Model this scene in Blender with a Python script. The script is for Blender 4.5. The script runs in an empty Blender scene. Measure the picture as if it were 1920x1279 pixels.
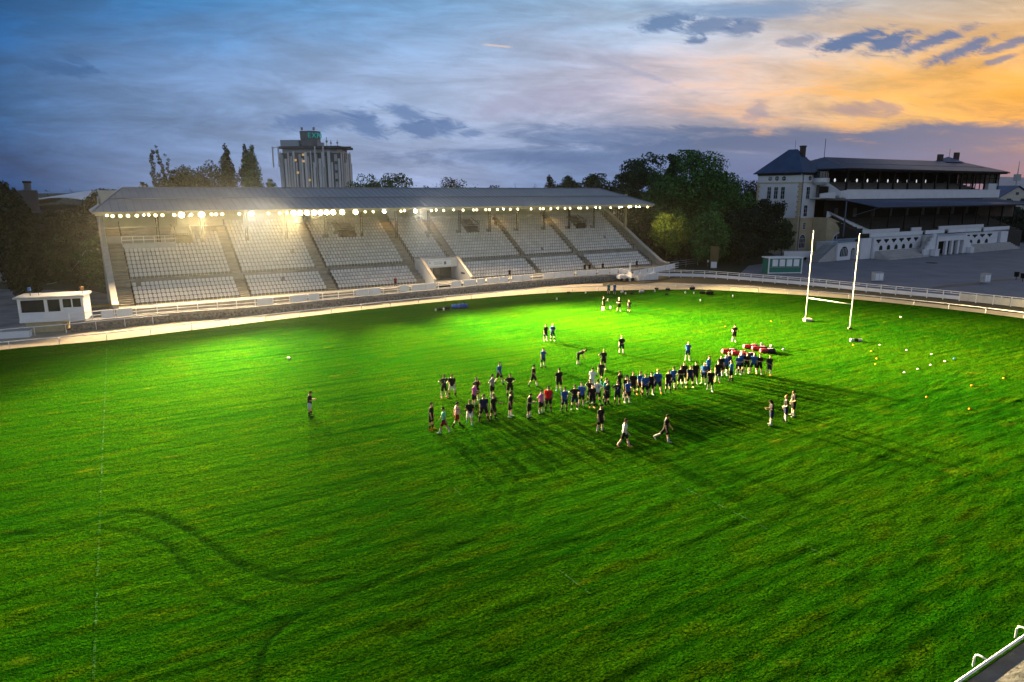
import bpy, bmesh, math, random
import numpy as np
from mathutils import Vector, Matrix
R = math.radians
rng = random.Random(7)
nr = np.random.default_rng(11)
sc = bpy.context.scene
col = sc.collection
for _nm in ('World',):
    world = bpy.data.worlds.new(_nm)
sc.world = world
world.use_nodes = True

# ------------------------------------------------------------------ camera
FPX, CX, CY, HOR, CAMZ = 1280.0, 960.0, 639.5, 357.0, 16.0
TH = math.atan((CY - HOR) / FPX)
_c, _s = math.cos(TH), math.sin(TH)
def P(u, v, z=0.0):
    """world point at height z seen at photo pixel (u, v)"""
    q = (CY - v) / FPX
    t = (z - CAMZ) / (-_s + _c * q)
    return Vector(((u - CX) / FPX * t, (_c + _s * q) * t, z))
def Q(u, v, Y):
    q = (CY - v) / FPX
    t = Y / (_c + _s * q)
    return Vector(((u - CX) / FPX * t, Y, CAMZ + t * (-_s + _c * q)))
cam = bpy.data.cameras.new('camera')
camo = bpy.data.objects.new('camera', cam)
col.objects.link(camo)
camo.location = (0, 0, CAMZ)
camo.rotation_euler = (math.pi / 2 - TH, 0, 0)
cam.sensor_width = 36.0
cam.lens = 36.0 * FPX / 1920.0
cam.clip_start = 0.5
cam.clip_end = 6000
sc.camera = camo
sc.view_settings.view_transform = 'Standard'
sc.view_settings.look = 'None'
sc.view_settings.exposure = 0.0
sc.view_settings.gamma = 1.0
sc.render.engine = 'CYCLES'
sc.cycles.use_denoising = True
sc.cycles.max_bounces = 5
sc.cycles.diffuse_bounces = 3
sc.cycles.glossy_bounces = 2
sc.cycles.volume_bounces = 0
sc.cycles.sample_clamp_indirect = 4.0

# --------------------------------------------------------------- materials
MATS = {}
def lin(c):
    return tuple(((x / 255.0) / 12.92 if x / 255.0 <= 0.04045 else ((x / 255.0 + 0.055) / 1.055) ** 2.4) for x in c)
def mat(name, c, rough=0.7, var=0.25, scale=1.5, c2=None, bump=0.0, bscale=20.0, metal=0.0, spec=0.3, island=0.0, detail=4.0, stretch=None):
    """Principled material whose colour wanders between two tones with 3-D noise"""
    if name in MATS: return MATS[name]
    m = bpy.data.materials.new(name); m.use_nodes = True
    nt = m.node_tree; nd = nt.nodes; lk = nt.links
    b = nd['Principled BSDF']
    b.inputs['Roughness'].default_value = rough
    b.inputs['Metallic'].default_value = metal
    b.inputs['Specular IOR Level'].default_value = spec
    tc = nd.new('ShaderNodeTexCoord')
    src = tc.outputs['Object']
    if stretch:
        mp = nd.new('ShaderNodeMapping'); mp.inputs['Scale'].default_value = stretch
        lk.new(src, mp.inputs['Vector']); src = mp.outputs['Vector']
    n = nd.new('ShaderNodeTexNoise'); n.inputs['Scale'].default_value = scale; n.inputs['Detail'].default_value = detail
    n.inputs['Roughness'].default_value = 0.65
    lk.new(src, n.inputs['Vector'])
    mr = nd.new('ShaderNodeMapRange'); mr.inputs['From Min'].default_value = 0.3; mr.inputs['From Max'].default_value = 0.7
    lk.new(n.outputs['Fac'], mr.inputs['Value'])
    mx = nd.new('ShaderNodeMix'); mx.data_type = 'RGBA'
    c2 = c2 or tuple(x * (1 - var) for x in c)
    mx.inputs['A'].default_value = (*c2, 1); mx.inputs['B'].default_value = (*c, 1)
    lk.new(mr.outputs['Result'], mx.inputs['Factor'])
    out = mx.outputs['Result']
    if island:
        g = nd.new('ShaderNodeNewGeometry')
        mi = nd.new('ShaderNodeMapRange'); mi.inputs['To Min'].default_value = 1 - island; mi.inputs['To Max'].default_value = 1 + island
        lk.new(g.outputs['Random Per Island'], mi.inputs['Value'])
        vm = nd.new('ShaderNodeVectorMath'); vm.operation = 'SCALE'
        lk.new(out, vm.inputs[0]); lk.new(mi.outputs['Result'], vm.inputs['Scale'])
        out = vm.outputs['Vector']
    lk.new(out, b.inputs['Base Color'])
    if bump:
        n2 = nd.new('ShaderNodeTexNoise'); n2.inputs['Scale'].default_value = bscale; n2.inputs['Detail'].default_value = 5
        lk.new(src, n2.inputs['Vector'])
        bp = nd.new('ShaderNodeBump'); bp.inputs['Strength'].default_value = bump; bp.inputs['Distance'].default_value = 0.05
        lk.new(n2.outputs['Fac'], bp.inputs['Height']); lk.new(bp.outputs['Normal'], b.inputs['Normal'])
    MATS[name] = m
    return m
def emat(name, c, strength):
    m = bpy.data.materials.new(name); m.use_nodes = True
    b = m.node_tree.nodes['Principled BSDF']
    b.inputs['Base Color'].default_value = (*c, 1)
    b.inputs['Emission Color'].default_value = (*c, 1)
    b.inputs['Emission Strength'].default_value = strength
    MATS[name] = m
    return m
def gmat(name, c=(0.02, 0.03, 0.04), rough=0.08):
    m = mat(name, c, rough=rough, var=0.3, scale=0.6, spec=0.8)
    return m

# ------------------------------------------------------------- mesh builder
class Frame:
    def __init__(s, o, ang, sx=1.0):
        s.sx = sx; s.o = Vector(o); s.a = ang; s.u = Vector((math.cos(ang), math.sin(ang), 0)); s.v = Vector((-math.sin(ang), math.cos(ang), 0))
    def __call__(s, a, d, z):
        return s.o + s.u * (a * s.sx) + s.v * d + Vector((0, 0, z))
WORLD = Frame((0, 0, 0), 0)
class MB:
    def __init__(s, fr=None):
        s.V = []; s.F = []; s.fr = fr or WORLD
    def vs(s, pts):
        n = len(s.V); s.V.extend(tuple(s.fr(*p)) for p in pts); return n
    def raw(s, pts, faces):
        n = len(s.V); s.V.extend(tuple(p) for p in pts); s.F.extend(tuple(i + n for i in f) for f in faces)
    def box(s, a0, a1, d0, d1, z0, z1):
        n = s.vs([(a0, d0, z0), (a1, d0, z0), (a1, d1, z0), (a0, d1, z0), (a0, d0, z1), (a1, d0, z1), (a1, d1, z1), (a0, d1, z1)])
        for f in ((0, 3, 2, 1), (4, 5, 6, 7), (0, 1, 5, 4), (1, 2, 6, 5), (2, 3, 7, 6), (3, 0, 4, 7)):
            s.F.append(tuple(i + n for i in f))
        return s
    def poly(s, pts):
        n = s.vs(pts); s.F.append(tuple(range(n, n + len(pts)))); return s
    def prism(s, prof, a0, a1):
        """profile of (d, z) points swept along a"""
        k = len(prof); n = s.vs([(a0, d, z) for d, z in prof] + [(a1, d, z) for d, z in prof])
        s.F.append(tuple(range(n, n + k))[::-1]); s.F.append(tuple(range(n + k, n + 2 * k)))
        for i in range(k):
            j = (i + 1) % k; s.F.append((n + i, n + j, n + k + j, n + k + i))
        return s
    def vprism(s, plan, z0, z1):
        """plan of (a, d) points raised from z0 to z1"""
        k = len(plan); n = s.vs([(a, d, z0) for a, d in plan] + [(a, d, z1) for a, d in plan])
        s.F.append(tuple(range(n, n + k))[::-1]); s.F.append(tuple(range(n + k, n + 2 * k)))
        for i in range(k):
            j = (i + 1) % k; s.F.append((n + i, n + j, n + k + j, n + k + i))
        return s
    def hull(s, pts, faces):
        n = s.vs(pts); s.F.extend(tuple(i + n for i in f) for f in faces); return s
    def tube(s, path, r, k=6, r2=None):
        pts = [Vector(s.fr(*p)) for p in path]; rings = []
        for i, p in enumerate(pts):
            d = (pts[min(i + 1, len(pts) - 1)] - pts[max(i - 1, 0)]).normalized()
            up = Vector((0, 0, 1)) if abs(d.z) < 0.95 else Vector((1, 0, 0))
            e = d.cross(up).normalized(); g = e.cross(d)
            rr = r if r2 is None else r + (r2 - r) * i / (len(pts) - 1)
            rings.append([p + e * (rr * math.cos(t)) + g * (rr * math.sin(t)) for t in (2 * math.pi * (j + 0.5) / k for j in range(k))])
        n = len(s.V)
        for rg in rings: s.V.extend(tuple(p) for p in rg)
        for i in range(len(rings) - 1):
            for j in range(k):
                a = n + i * k + j; b = n + i * k + (j + 1) % k; s.F.append((a, b, b + k, a + k))
        s.F.append(tuple(n + j for j in range(k))[::-1]); s.F.append(tuple(n + (len(rings) - 1) * k + j for j in range(k)))
        return s
    def lathe(s, cen, prof, k=16, a0=0.0, a1=None):
        """(radius, z) profile turned about a vertical axis through cen (a, d)"""
        n = len(s.V)
        for r, z in prof:
            for j in range(k):
                t = 2 * math.pi * j / k; s.V.append(tuple(s.fr(cen[0] + r * math.cos(t), cen[1] + r * math.sin(t), z)))
        for i in range(len(prof) - 1):
            for j in range(k):
                a = n + i * k + j; b = n + i * k + (j + 1) % k; s.F.append((a, b, b + k, a + k))
        s.F.append(tuple(n + j for j in range(k))[::-1]); s.F.append(tuple(n + (len(prof) - 1) * k + j for j in range(k)))
        return s
    def build(s, name, m, parent=None, smooth=False, recalc=True):
        me = bpy.data.meshes.new(name)
        off = root_loc(parent)
        V = np.array(s.V, dtype=float) - np.array(off)
        me.from_pydata(V.tolist(), [], s.F)
        if recalc:
            bm = bmesh.new(); bm.from_mesh(me); bmesh.ops.recalc_face_normals(bm, faces=bm.faces); bm.to_mesh(me); bm.free()
        me.validate()
        if smooth: me.polygons.foreach_set('use_smooth', [True] * len(me.polygons))
        me.materials.append(m)
        o = bpy.data.objects.new(name, me); col.objects.link(o)
        if parent is not None: o.parent = parent
        return o
def root_loc(o):
    v = Vector((0, 0, 0))
    while o is not None:
        v = v + o.location; o = o.parent
    return v
def tag(o, label=None, cat=None, group=None, kind=None):
    if label: o['label'] = label
    if cat: o['category'] = cat
    if group: o['group'] = group
    if kind: o['kind'] = kind
    return o
def thing(name, label, cat, loc=(0, 0, 0), group=None, rz=0.0):
    o = bpy.data.objects.new(name, None); col.objects.link(o)
    o.empty_display_size = 0.3
    o.location = loc; o.rotation_euler = (0, 0, rz)
    return tag(o, label, cat, group)
def copy_tree(o, parent=None):
    c = o.copy(); col.objects.link(c); c.parent = parent
    for ch in list(o.children): copy_tree(ch, c)
    return c
def text_mesh(body, size, depth=0.02):
    cu = bpy.data.curves.new('lettering', 'FONT'); cu.body = body; cu.size = size; cu.extrude = depth; cu.align_x = 'CENTER'; cu.align_y = 'CENTER'
    t = bpy.data.objects.new('lettering', cu); col.objects.link(t)
    bpy.context.view_layer.update()
    me = bpy.data.meshes.new_from_object(t.evaluated_get(bpy.context.evaluated_depsgraph_get()))
    col.objects.unlink(t); bpy.data.objects.remove(t)
    return me
def vnoise(x, y, seed, f):
    """smooth value noise on numpy arrays"""
    g = np.random.default_rng(seed).random((256, 256))
    X = x * f + 1000.37; Y = y * f + 1000.91
    xi = np.floor(X).astype(int); yi = np.floor(Y).astype(int)
    tx = X - xi; ty = Y - yi; tx = tx * tx * (3 - 2 * tx); ty = ty * ty * (3 - 2 * ty)
    a = g[xi % 256, yi % 256]; b = g[(xi + 1) % 256, yi % 256]; c = g[xi % 256, (yi + 1) % 256]; d = g[(xi + 1) % 256, (yi + 1) % 256]
    return (a * (1 - tx) + b * tx) * (1 - ty) + (c * (1 - tx) + d * tx) * ty - 0.5

# --------------------------------------------------------------------- sky
def build_sky():
    nt = world.node_tree; nd = nt.nodes; lk = nt.links
    bg = nd['Background']
    def math_(op, a, b=None, c=None, clamp=False):
        n = nd.new('ShaderNodeMath'); n.operation = op; n.use_clamp = clamp
        for i, x in enumerate((a, b, c)):
            if x is None: continue
            if isinstance(x, (int, float)): n.inputs[i].default_value = x
            else: lk.new(x, n.inputs[i])
        return n.outputs[0]
    def mrange(x, a, b, c=0.0, d=1.0, smooth=True):
        n = nd.new('ShaderNodeMapRange'); n.interpolation_type = 'SMOOTHSTEP' if smooth else 'LINEAR'
        lk.new(x, n.inputs['Value'])
        for k, v in (('From Min', a), ('From Max', b), ('To Min', c), ('To Max', d)): n.inputs[k].default_value = v
        return n.outputs['Result']
    def mix(f, a, b, mode='MIX'):
        n = nd.new('ShaderNodeMix'); n.data_type = 'RGBA'; n.blend_type = mode
        if isinstance(f, (int, float)): n.inputs['Factor'].default_value = f
        else: lk.new(f, n.inputs['Factor'])
        for k, x in (('A', a), ('B', b)):
            if isinstance(x, tuple): n.inputs[k].default_value = (*x, 1)
            else: lk.new(x, n.inputs[k])
        return n.outputs['Result']
    tc = nd.new('ShaderNodeTexCoord')
    sp = nd.new('ShaderNodeSeparateXYZ'); lk.new(tc.outputs['Generated'], sp.inputs[0])
    yc = math_('MAXIMUM', sp.outputs['Y'], 0.12)
    gx = math_('DIVIDE', sp.outputs['X'], yc); gz = math_('DIVIDE', sp.outputs['Z'], yc)
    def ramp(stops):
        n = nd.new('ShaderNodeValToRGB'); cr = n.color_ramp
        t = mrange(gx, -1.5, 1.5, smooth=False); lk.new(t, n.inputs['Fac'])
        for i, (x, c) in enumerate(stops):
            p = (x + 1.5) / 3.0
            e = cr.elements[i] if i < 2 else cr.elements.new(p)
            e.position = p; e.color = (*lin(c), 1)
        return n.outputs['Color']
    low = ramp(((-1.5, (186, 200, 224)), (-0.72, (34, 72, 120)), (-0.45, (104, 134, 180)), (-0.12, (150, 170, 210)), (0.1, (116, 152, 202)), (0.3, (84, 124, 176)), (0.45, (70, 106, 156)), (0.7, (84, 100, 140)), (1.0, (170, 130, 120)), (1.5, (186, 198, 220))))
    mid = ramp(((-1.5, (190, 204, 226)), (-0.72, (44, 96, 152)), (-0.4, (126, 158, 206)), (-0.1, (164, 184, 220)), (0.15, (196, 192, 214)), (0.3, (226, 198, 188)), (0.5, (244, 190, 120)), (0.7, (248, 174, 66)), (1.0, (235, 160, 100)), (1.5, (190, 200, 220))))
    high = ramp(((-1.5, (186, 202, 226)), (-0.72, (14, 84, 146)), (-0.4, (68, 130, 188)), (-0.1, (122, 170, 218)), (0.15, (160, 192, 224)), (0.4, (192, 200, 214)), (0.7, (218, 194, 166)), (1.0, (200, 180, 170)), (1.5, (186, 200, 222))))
    # streaks of thin cloud
    cv = nd.new('ShaderNodeCombineXYZ')
    lk.new(math_('ADD', gx, math_('MULTIPLY', gz, 0.9)), cv.inputs[0]); lk.new(math_('MULTIPLY', gz, 5.0), cv.inputs[1])
    n1 = nd.new('ShaderNodeTexNoise'); n1.inputs['Scale'].default_value = 3.2; n1.inputs['Detail'].default_value = 9; n1.inputs['Roughness'].default_value = 0.62; n1.inputs['Distortion'].default_value = 0.6
    lk.new(cv.outputs[0], n1.inputs['Vector'])
    n2 = nd.new('ShaderNodeTexNoise'); n2.inputs['Scale'].default_value = 8.5; n2.inputs['Detail'].default_value = 8; n2.inputs['Roughness'].default_value = 0.68; n2.inputs['Distortion'].default_value = 0.5
    lk.new(cv.outputs[0], n2.inputs['Vector'])
    cv3 = nd.new('ShaderNodeCombineXYZ'); lk.new(math_('ADD', gx, math_('MULTIPLY', gz, 1.6)), cv3.inputs[0]); lk.new(math_('MULTIPLY', gz, 2.6), cv3.inputs[1])
    n3 = nd.new('ShaderNodeTexNoise'); n3.inputs['Scale'].default_value = 26; n3.inputs['Detail'].default_value = 8; n3.inputs['Roughness'].default_value = 0.7; n3.inputs['Distortion'].default_value = 0.9
    lk.new(cv3.outputs[0], n3.inputs['Vector'])
    wob = math_('MULTIPLY', math_('SUBTRACT', n1.outputs['Fac'], 0.5), 0.13)
    gzw = math_('ADD', gz, wob)
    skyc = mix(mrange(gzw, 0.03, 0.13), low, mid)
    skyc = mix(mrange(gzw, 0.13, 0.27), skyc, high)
    # light and dark streaks
    st = mrange(n1.outputs['Fac'], 0.36, 0.68)
    lum = math_('MULTIPLY', math_('ADD', 0.80, math_('MULTIPLY', st, 0.34)), math_('ADD', 0.86, math_('MULTIPLY', mrange(n2.outputs['Fac'], .3, .7), 0.26)))
    sv = nd.new('ShaderNodeVectorMath'); sv.operation = 'SCALE'; lk.new(skyc, sv.inputs[0]); lk.new(lum, sv.inputs['Scale'])
    skyc = sv.outputs[0]
    # warm gaps towards the sunset
    warm = math_('MULTIPLY', mrange(gx, 0.05, 0.5), mrange(n2.outputs['Fac'], 0.46, 0.66))
    warm = math_('MULTIPLY', warm, math_('MULTIPLY', mrange(gz, 0.05, 0.085), mrange(gz, 0.24, 0.13)))
    skyc = mix(math_('MULTIPLY', warm, 0.6), skyc, lin((255, 176, 78)))
    # banks and puffs of darker cloud: (pixel u, v, half width, half height, tilt, colour, amount)
    DK = (66, 104, 156); DB = (50, 92, 144); SL = (70, 100, 146)
    puffs = [(1440, 270, 420, 26, -2, SL, .95), (1800, 262, 360, 32, -2, SL, .97), (1700, 300, 420, 40, 0, (74, 106, 154), .8), (1120, 258, 200, 22, 3, DK, .75), (1300, 300, 500, 26, 0, (84, 116, 164), .75), (960, 292, 260, 16, 0, DK, .45), (1330, 244, 90, 7, 2, SL, .8), (1810, 242, 120, 7, 3, SL, .9),
             (1630, 205, 80, 16, 0, (150, 130, 150), .65), (1418, 212, 26, 20, -30, (150, 140, 165), .6),
             (1595, 76, 68, 15, -16, DK, .95), (1668, 80, 50, 17, -18, DK, .95), (1755, 76, 76, 13, -18, DK, .9), (1800, 96, 70, 14, -20, DK, .9), (1890, 84, 60, 9, -16, DK, .8), (1875, 112, 40, 6, -16, DK, .7), (1500, 76, 44, 12, -10, DK, .6),
             (1250, 40, 60, 16, -10, DK, .8), (1330, 46, 55, 18, -8, DK, .75), (1395, 52, 36, 15, -8, DK, .75), (1302, 76, 24, 9, -5, DK, .8), (1440, 14, 150, 16, -4, (110, 140, 180), .7), (1380, 20, 200, 14, 3, (120, 150, 190), .6),
             (108, 128, 90, 14, 7, DB, .75), (60, 182, 36, 8, 0, DB, .5), (150, 116, 30, 8, 20, DB, .4),
             (600, 228, 100, 18, -5, (92, 122, 172), .85), (690, 236, 44, 22, 20, (84, 118, 170), .85), (760, 212, 56, 14, 18, (92, 124, 174), .85), (800, 240, 70, 20, 0, (82, 116, 168), .9), (884, 250, 26, 10, 0, (84, 118, 170), .7), (555, 226, 50, 10, 0, (88, 120, 172), .7),
             (440, 226, 26, 6, 0, (100, 128, 176), .4), (380, 220, 20, 5, 0, (100, 128, 176), .35), (1180, 130, 130, 5, 18, (160, 165, 195), .5), (1020, 190, 160, 24, -8, (165, 160, 195), .35)]
    for (u, v, su, sv_, tilt, c, amt) in puffs:
        d = Q(u, v, 1.0); zc = d.z - CAMZ
        dx = math_('SUBTRACT', gx, d.x); dz = math_('SUBTRACT', gz, zc)
        ct, sn = math.cos(R(-tilt)), math.sin(R(-tilt))
        ex = math_('DIVIDE', math_('ADD', math_('MULTIPLY', dx, ct), math_('MULTIPLY', dz, sn)), su / 1280.0)
        ez = math_('DIVIDE', math_('SUBTRACT', math_('MULTIPLY', dz, ct), math_('MULTIPLY', dx, sn)), sv_ / 1280.0)
        rr = math_('SQRT', math_('ADD', math_('MULTIPLY', ex, ex), math_('MULTIPLY', ez, ez)))
        rr = math_('ADD', rr, math_('MULTIPLY', math_('SUBTRACT', (n3 if su < 130 else n2).outputs['Fac'], 0.5), (2.5 if su < 82 else 2.8) if su < 130 else 2.0))
        f = math_('MULTIPLY', mrange(rr, 1.2, 0.4) if su < 82 else mrange(rr, 1.2, 0.3), amt)
        skyc = mix(f, skyc, lin(c))
    # the short trail of an aircraft
    d = Q(933, 86, 1.0); zc = d.z - CAMZ
    dx = math_('DIVIDE', math_('SUBTRACT', gx, d.x), 28 / 1280.0); dz = math_('DIVIDE', math_('ADD', math_('SUBTRACT', gz, zc), math_('MULTIPLY', math_('SUBTRACT', gx, d.x), 0.09)), 2.2 / 1280.0)
    rr = math_('MAXIMUM', math_('ABSOLUTE', dx), math_('ABSOLUTE', dz))
    skyc = mix(math_('MULTIPLY', mrange(rr, 1.1, 0.5), 0.55), skyc, lin((235, 205, 185)))
    skyc = mix(mrange(sp.outputs['Z'], .40, .72), skyc, (0.035, 0.075, 0.16))   # darker dusk blue overhead
    # hazy ground below the horizon
    skyc = mix(mrange(gz, 0.0, -0.02), skyc, (0.03, 0.04, 0.05))
    ns = nd.new('ShaderNodeTexSky'); ns.sky_type = 'NISHITA'; ns.sun_disc = False
    ns.sun_elevation = R(2.0); ns.sun_rotation = R(52.0)
    nsv = nd.new('ShaderNodeVectorMath'); nsv.operation = 'SCALE'; lk.new(ns.outputs[0], nsv.inputs[0]); nsv.inputs['Scale'].default_value = 0.02
    add = nd.new('ShaderNodeVectorMath'); add.operation = 'ADD'
    lk.new(skyc, add.inputs[0]); lk.new(nsv.outputs[0], add.inputs[1])
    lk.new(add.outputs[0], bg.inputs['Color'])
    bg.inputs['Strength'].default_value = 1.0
build_sky()
sl = bpy.data.lights.new('sunset_sun', 'SUN'); sl.energy = 0.06; sl.angle = R(12); sl.color = (1.0, 0.62, 0.35)
so = bpy.data.objects.new('sunset_sun', sl); col.objects.link(so)
_az = R(52); so.rotation_euler = Vector((-math.sin(_az) * math.cos(R(5)), -math.cos(_az) * math.cos(R(5)), -math.sin(R(5)))).to_track_quat('-Z', 'Y').to_euler()
# ------------------------------------------------------------------ ground
M_earth = mat('dark_earth', (0.05, 0.05, 0.035), 0.95, c2=(0.02, 0.035, 0.015), scale=0.15, bump=0.4, bscale=3)
M_sand = mat('track_sand', (0.46, 0.39, 0.28), 0.95, c2=(0.32, 0.28, 0.21), scale=0.5, bump=0.5, bscale=4, stretch=(1, 1, 1))
M_asphalt = mat('pale_asphalt', (0.24, 0.245, 0.28), 0.85, c2=(0.16, 0.165, 0.195), scale=0.18, bump=0.15, bscale=6, detail=8)
M_yard = mat('dusty_paving', (0.30, 0.29, 0.28), 0.9, c2=(0.10, 0.10, 0.11), scale=0.22, bump=0.2, bscale=3, detail=8)
M_conc = mat('concrete', (0.36, 0.34, 0.30), 0.85, c2=(0.24, 0.23, 0.20), scale=0.9, bump=0.2, bscale=12)
M_concd = mat('weathered_concrete', (0.30, 0.30, 0.29), 0.9, c2=(0.13, 0.13, 0.13), scale=1.1, bump=0.4, bscale=8, detail=8)
M_white = mat('white_paint', (0.84, 0.84, 0.85), 0.5, var=0.12, scale=1.2)
M_wpanel = mat('white_board', (0.82, 0.84, 0.88), 0.55, var=0.14, scale=0.7)
M_grey = mat('galvanised_grey', (0.35, 0.37, 0.38), 0.5, var=0.2, scale=3)
M_black = mat('black_steel', (0.006, 0.007, 0.008), 0.6, var=0.3, scale=4, spec=.15)
M_tan = mat('ochre_board', (0.48, 0.33, 0.15), 0.8, var=0.2, scale=1)
M_glass = gmat('dark_glass')

def sheet(name, pts, z, m, kind='structure', label=None):
    b = MB(); b.poly([(p[0], p[1], z) for p in pts]); o = b.build(name, m, recalc=False)
    if o.data.polygons[0].normal.z < 0: o.data.flip_normals()
    return tag(o, kind=kind, label=label)
sheet('ground', [(-2500, -300), (2500, -300), (2500, 4000), (-2500, 4000)], -0.16, M_earth)

def catmull(pts, n=8, closed=False):
    out = []; k = len(pts)
    for i in range(k - (0 if closed else 1)):
        p0 = pts[(i - 1) % k] if closed or i > 0 else pts[0]; p1 = pts[i]; p2 = pts[(i + 1) % k]
        p3 = pts[(i + 2) % k] if closed or i + 2 < k else pts[-1]
        for j in range(n):
            t = j / n
            out.append(tuple(0.5 * ((2 * p1[a]) + (-p0[a] + p2[a]) * t + (2 * p0[a] - 5 * p1[a] + 4 * p2[a] - p3[a]) * t * t + (-p0[a] + 3 * p1[a] - 3 * p2[a] + p3[a]) * t ** 3) for a in (0, 1)))
    if not closed: out.append(tuple(pts[-1][:2]))
    return out
def offset_line(pts, d):
    out = []
    for i, p in enumerate(pts):
        a = pts[max(i - 1, 0)]; b = pts[min(i + 1, len(pts) - 1)]
        t = Vector((b[0] - a[0], b[1] - a[1])).normalized(); out.append((p[0] - t.y * d, p[1] + t.x * d))
    return out
def along(pts, step):
    """evenly spaced points (x, y, heading) on a polyline"""
    out = []; acc = 0.0; nxt = 0.0
    for a, b in zip(pts, pts[1:]):
        L = math.dist(a[:2], b[:2])
        while nxt <= acc + L:
            t = (nxt - acc) / L; out.append((a[0] + (b[0] - a[0]) * t, a[1] + (b[1] - a[1]) * t, math.atan2(b[1] - a[1], b[0] - a[0]))); nxt += step
        acc += L
    return out
far_px = [(0, 656), (100, 647), (200, 638), (300, 626), (400, 614), (600, 590), (800, 568), (1000, 551), (1140, 545), (1240, 543), (1320, 543), (1400, 547), (1500, 553), (1600, 561), (1700, 571), (1800, 582), (1920, 597)]
far_edge = [tuple(P(*p).xy) for p in far_px]
far_edge = [(-92, 42), (-72, 55)] + far_edge + [(71, 76), (72, 66), (69, 57), (62, 50)]
far_edge = catmull(far_edge, 5)
rA, rB = P(1795, 1279, .5).xy, P(1920, 1193, .5).xy
rt = (rB - rA).normalized(); rn = Vector((-rt.y, rt.x))
near_base = [tuple(rA + rt * s + rn * .42) for s in (34, 20, 8, 3.6, -.8, -8, -20, -60)]
near_edge = [tuple(Vector(p) - rn * .25) for p in near_base] + [(-95, 10)]
field_poly = far_edge + near_edge
# sand track: a band outside the rail on both straights
outer = offset_line(far_edge, 9.0)
sheet('sand_track', far_edge + outer[::-1], -0.06, M_sand)
sheet('sand_track', [tuple(Vector(near_base[0]) - rn * .25), tuple(Vector(near_base[-1]) - rn * .25), tuple(Vector(near_base[-1]) - rn * 9), tuple(Vector(near_base[0]) - rn * 9)], -0.065, mat('grey_sand', (0.20, 0.19, 0.17), 0.95, c2=(0.10, 0.10, 0.09), scale=1.2, bump=0.6, bscale=5, detail=9))
sheet('worn_verge', [tuple(P(u, v).xy) for u, v in ((1130, 536), (1240, 529), (1400, 534), (1640, 557), (1920, 588), (1920, 574), (1640, 544), (1400, 522), (1240, 512), (1130, 528))], -0.05, mat('bare_soil', (0.09, 0.07, 0.04), 0.95, c2=(0.05, 0.045, 0.02), scale=1.5, bump=0.6, bscale=5))
sheet('forecourt', [(42, 128), (58, 108.8), (71, 95), (90, 78), (260, 60), (300, 230), (150, 260), (70, 190), (64, 160), (52, 150)], -0.11, M_asphalt)
sheet('paved_yard', [(-160, 60), (-70, 62), (-52.5, 82), (-49, 89), (-58, 103), (-70, 112), (-160, 118)], -0.12, M_yard)
sheet('stand_apron', [(-56, 74.5), (-47, 80.8), (-33, 91.5), (9, 121), (28, 131), (34, 141), (-52, 88), (-58, 84)], -0.10, M_yard)

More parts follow.
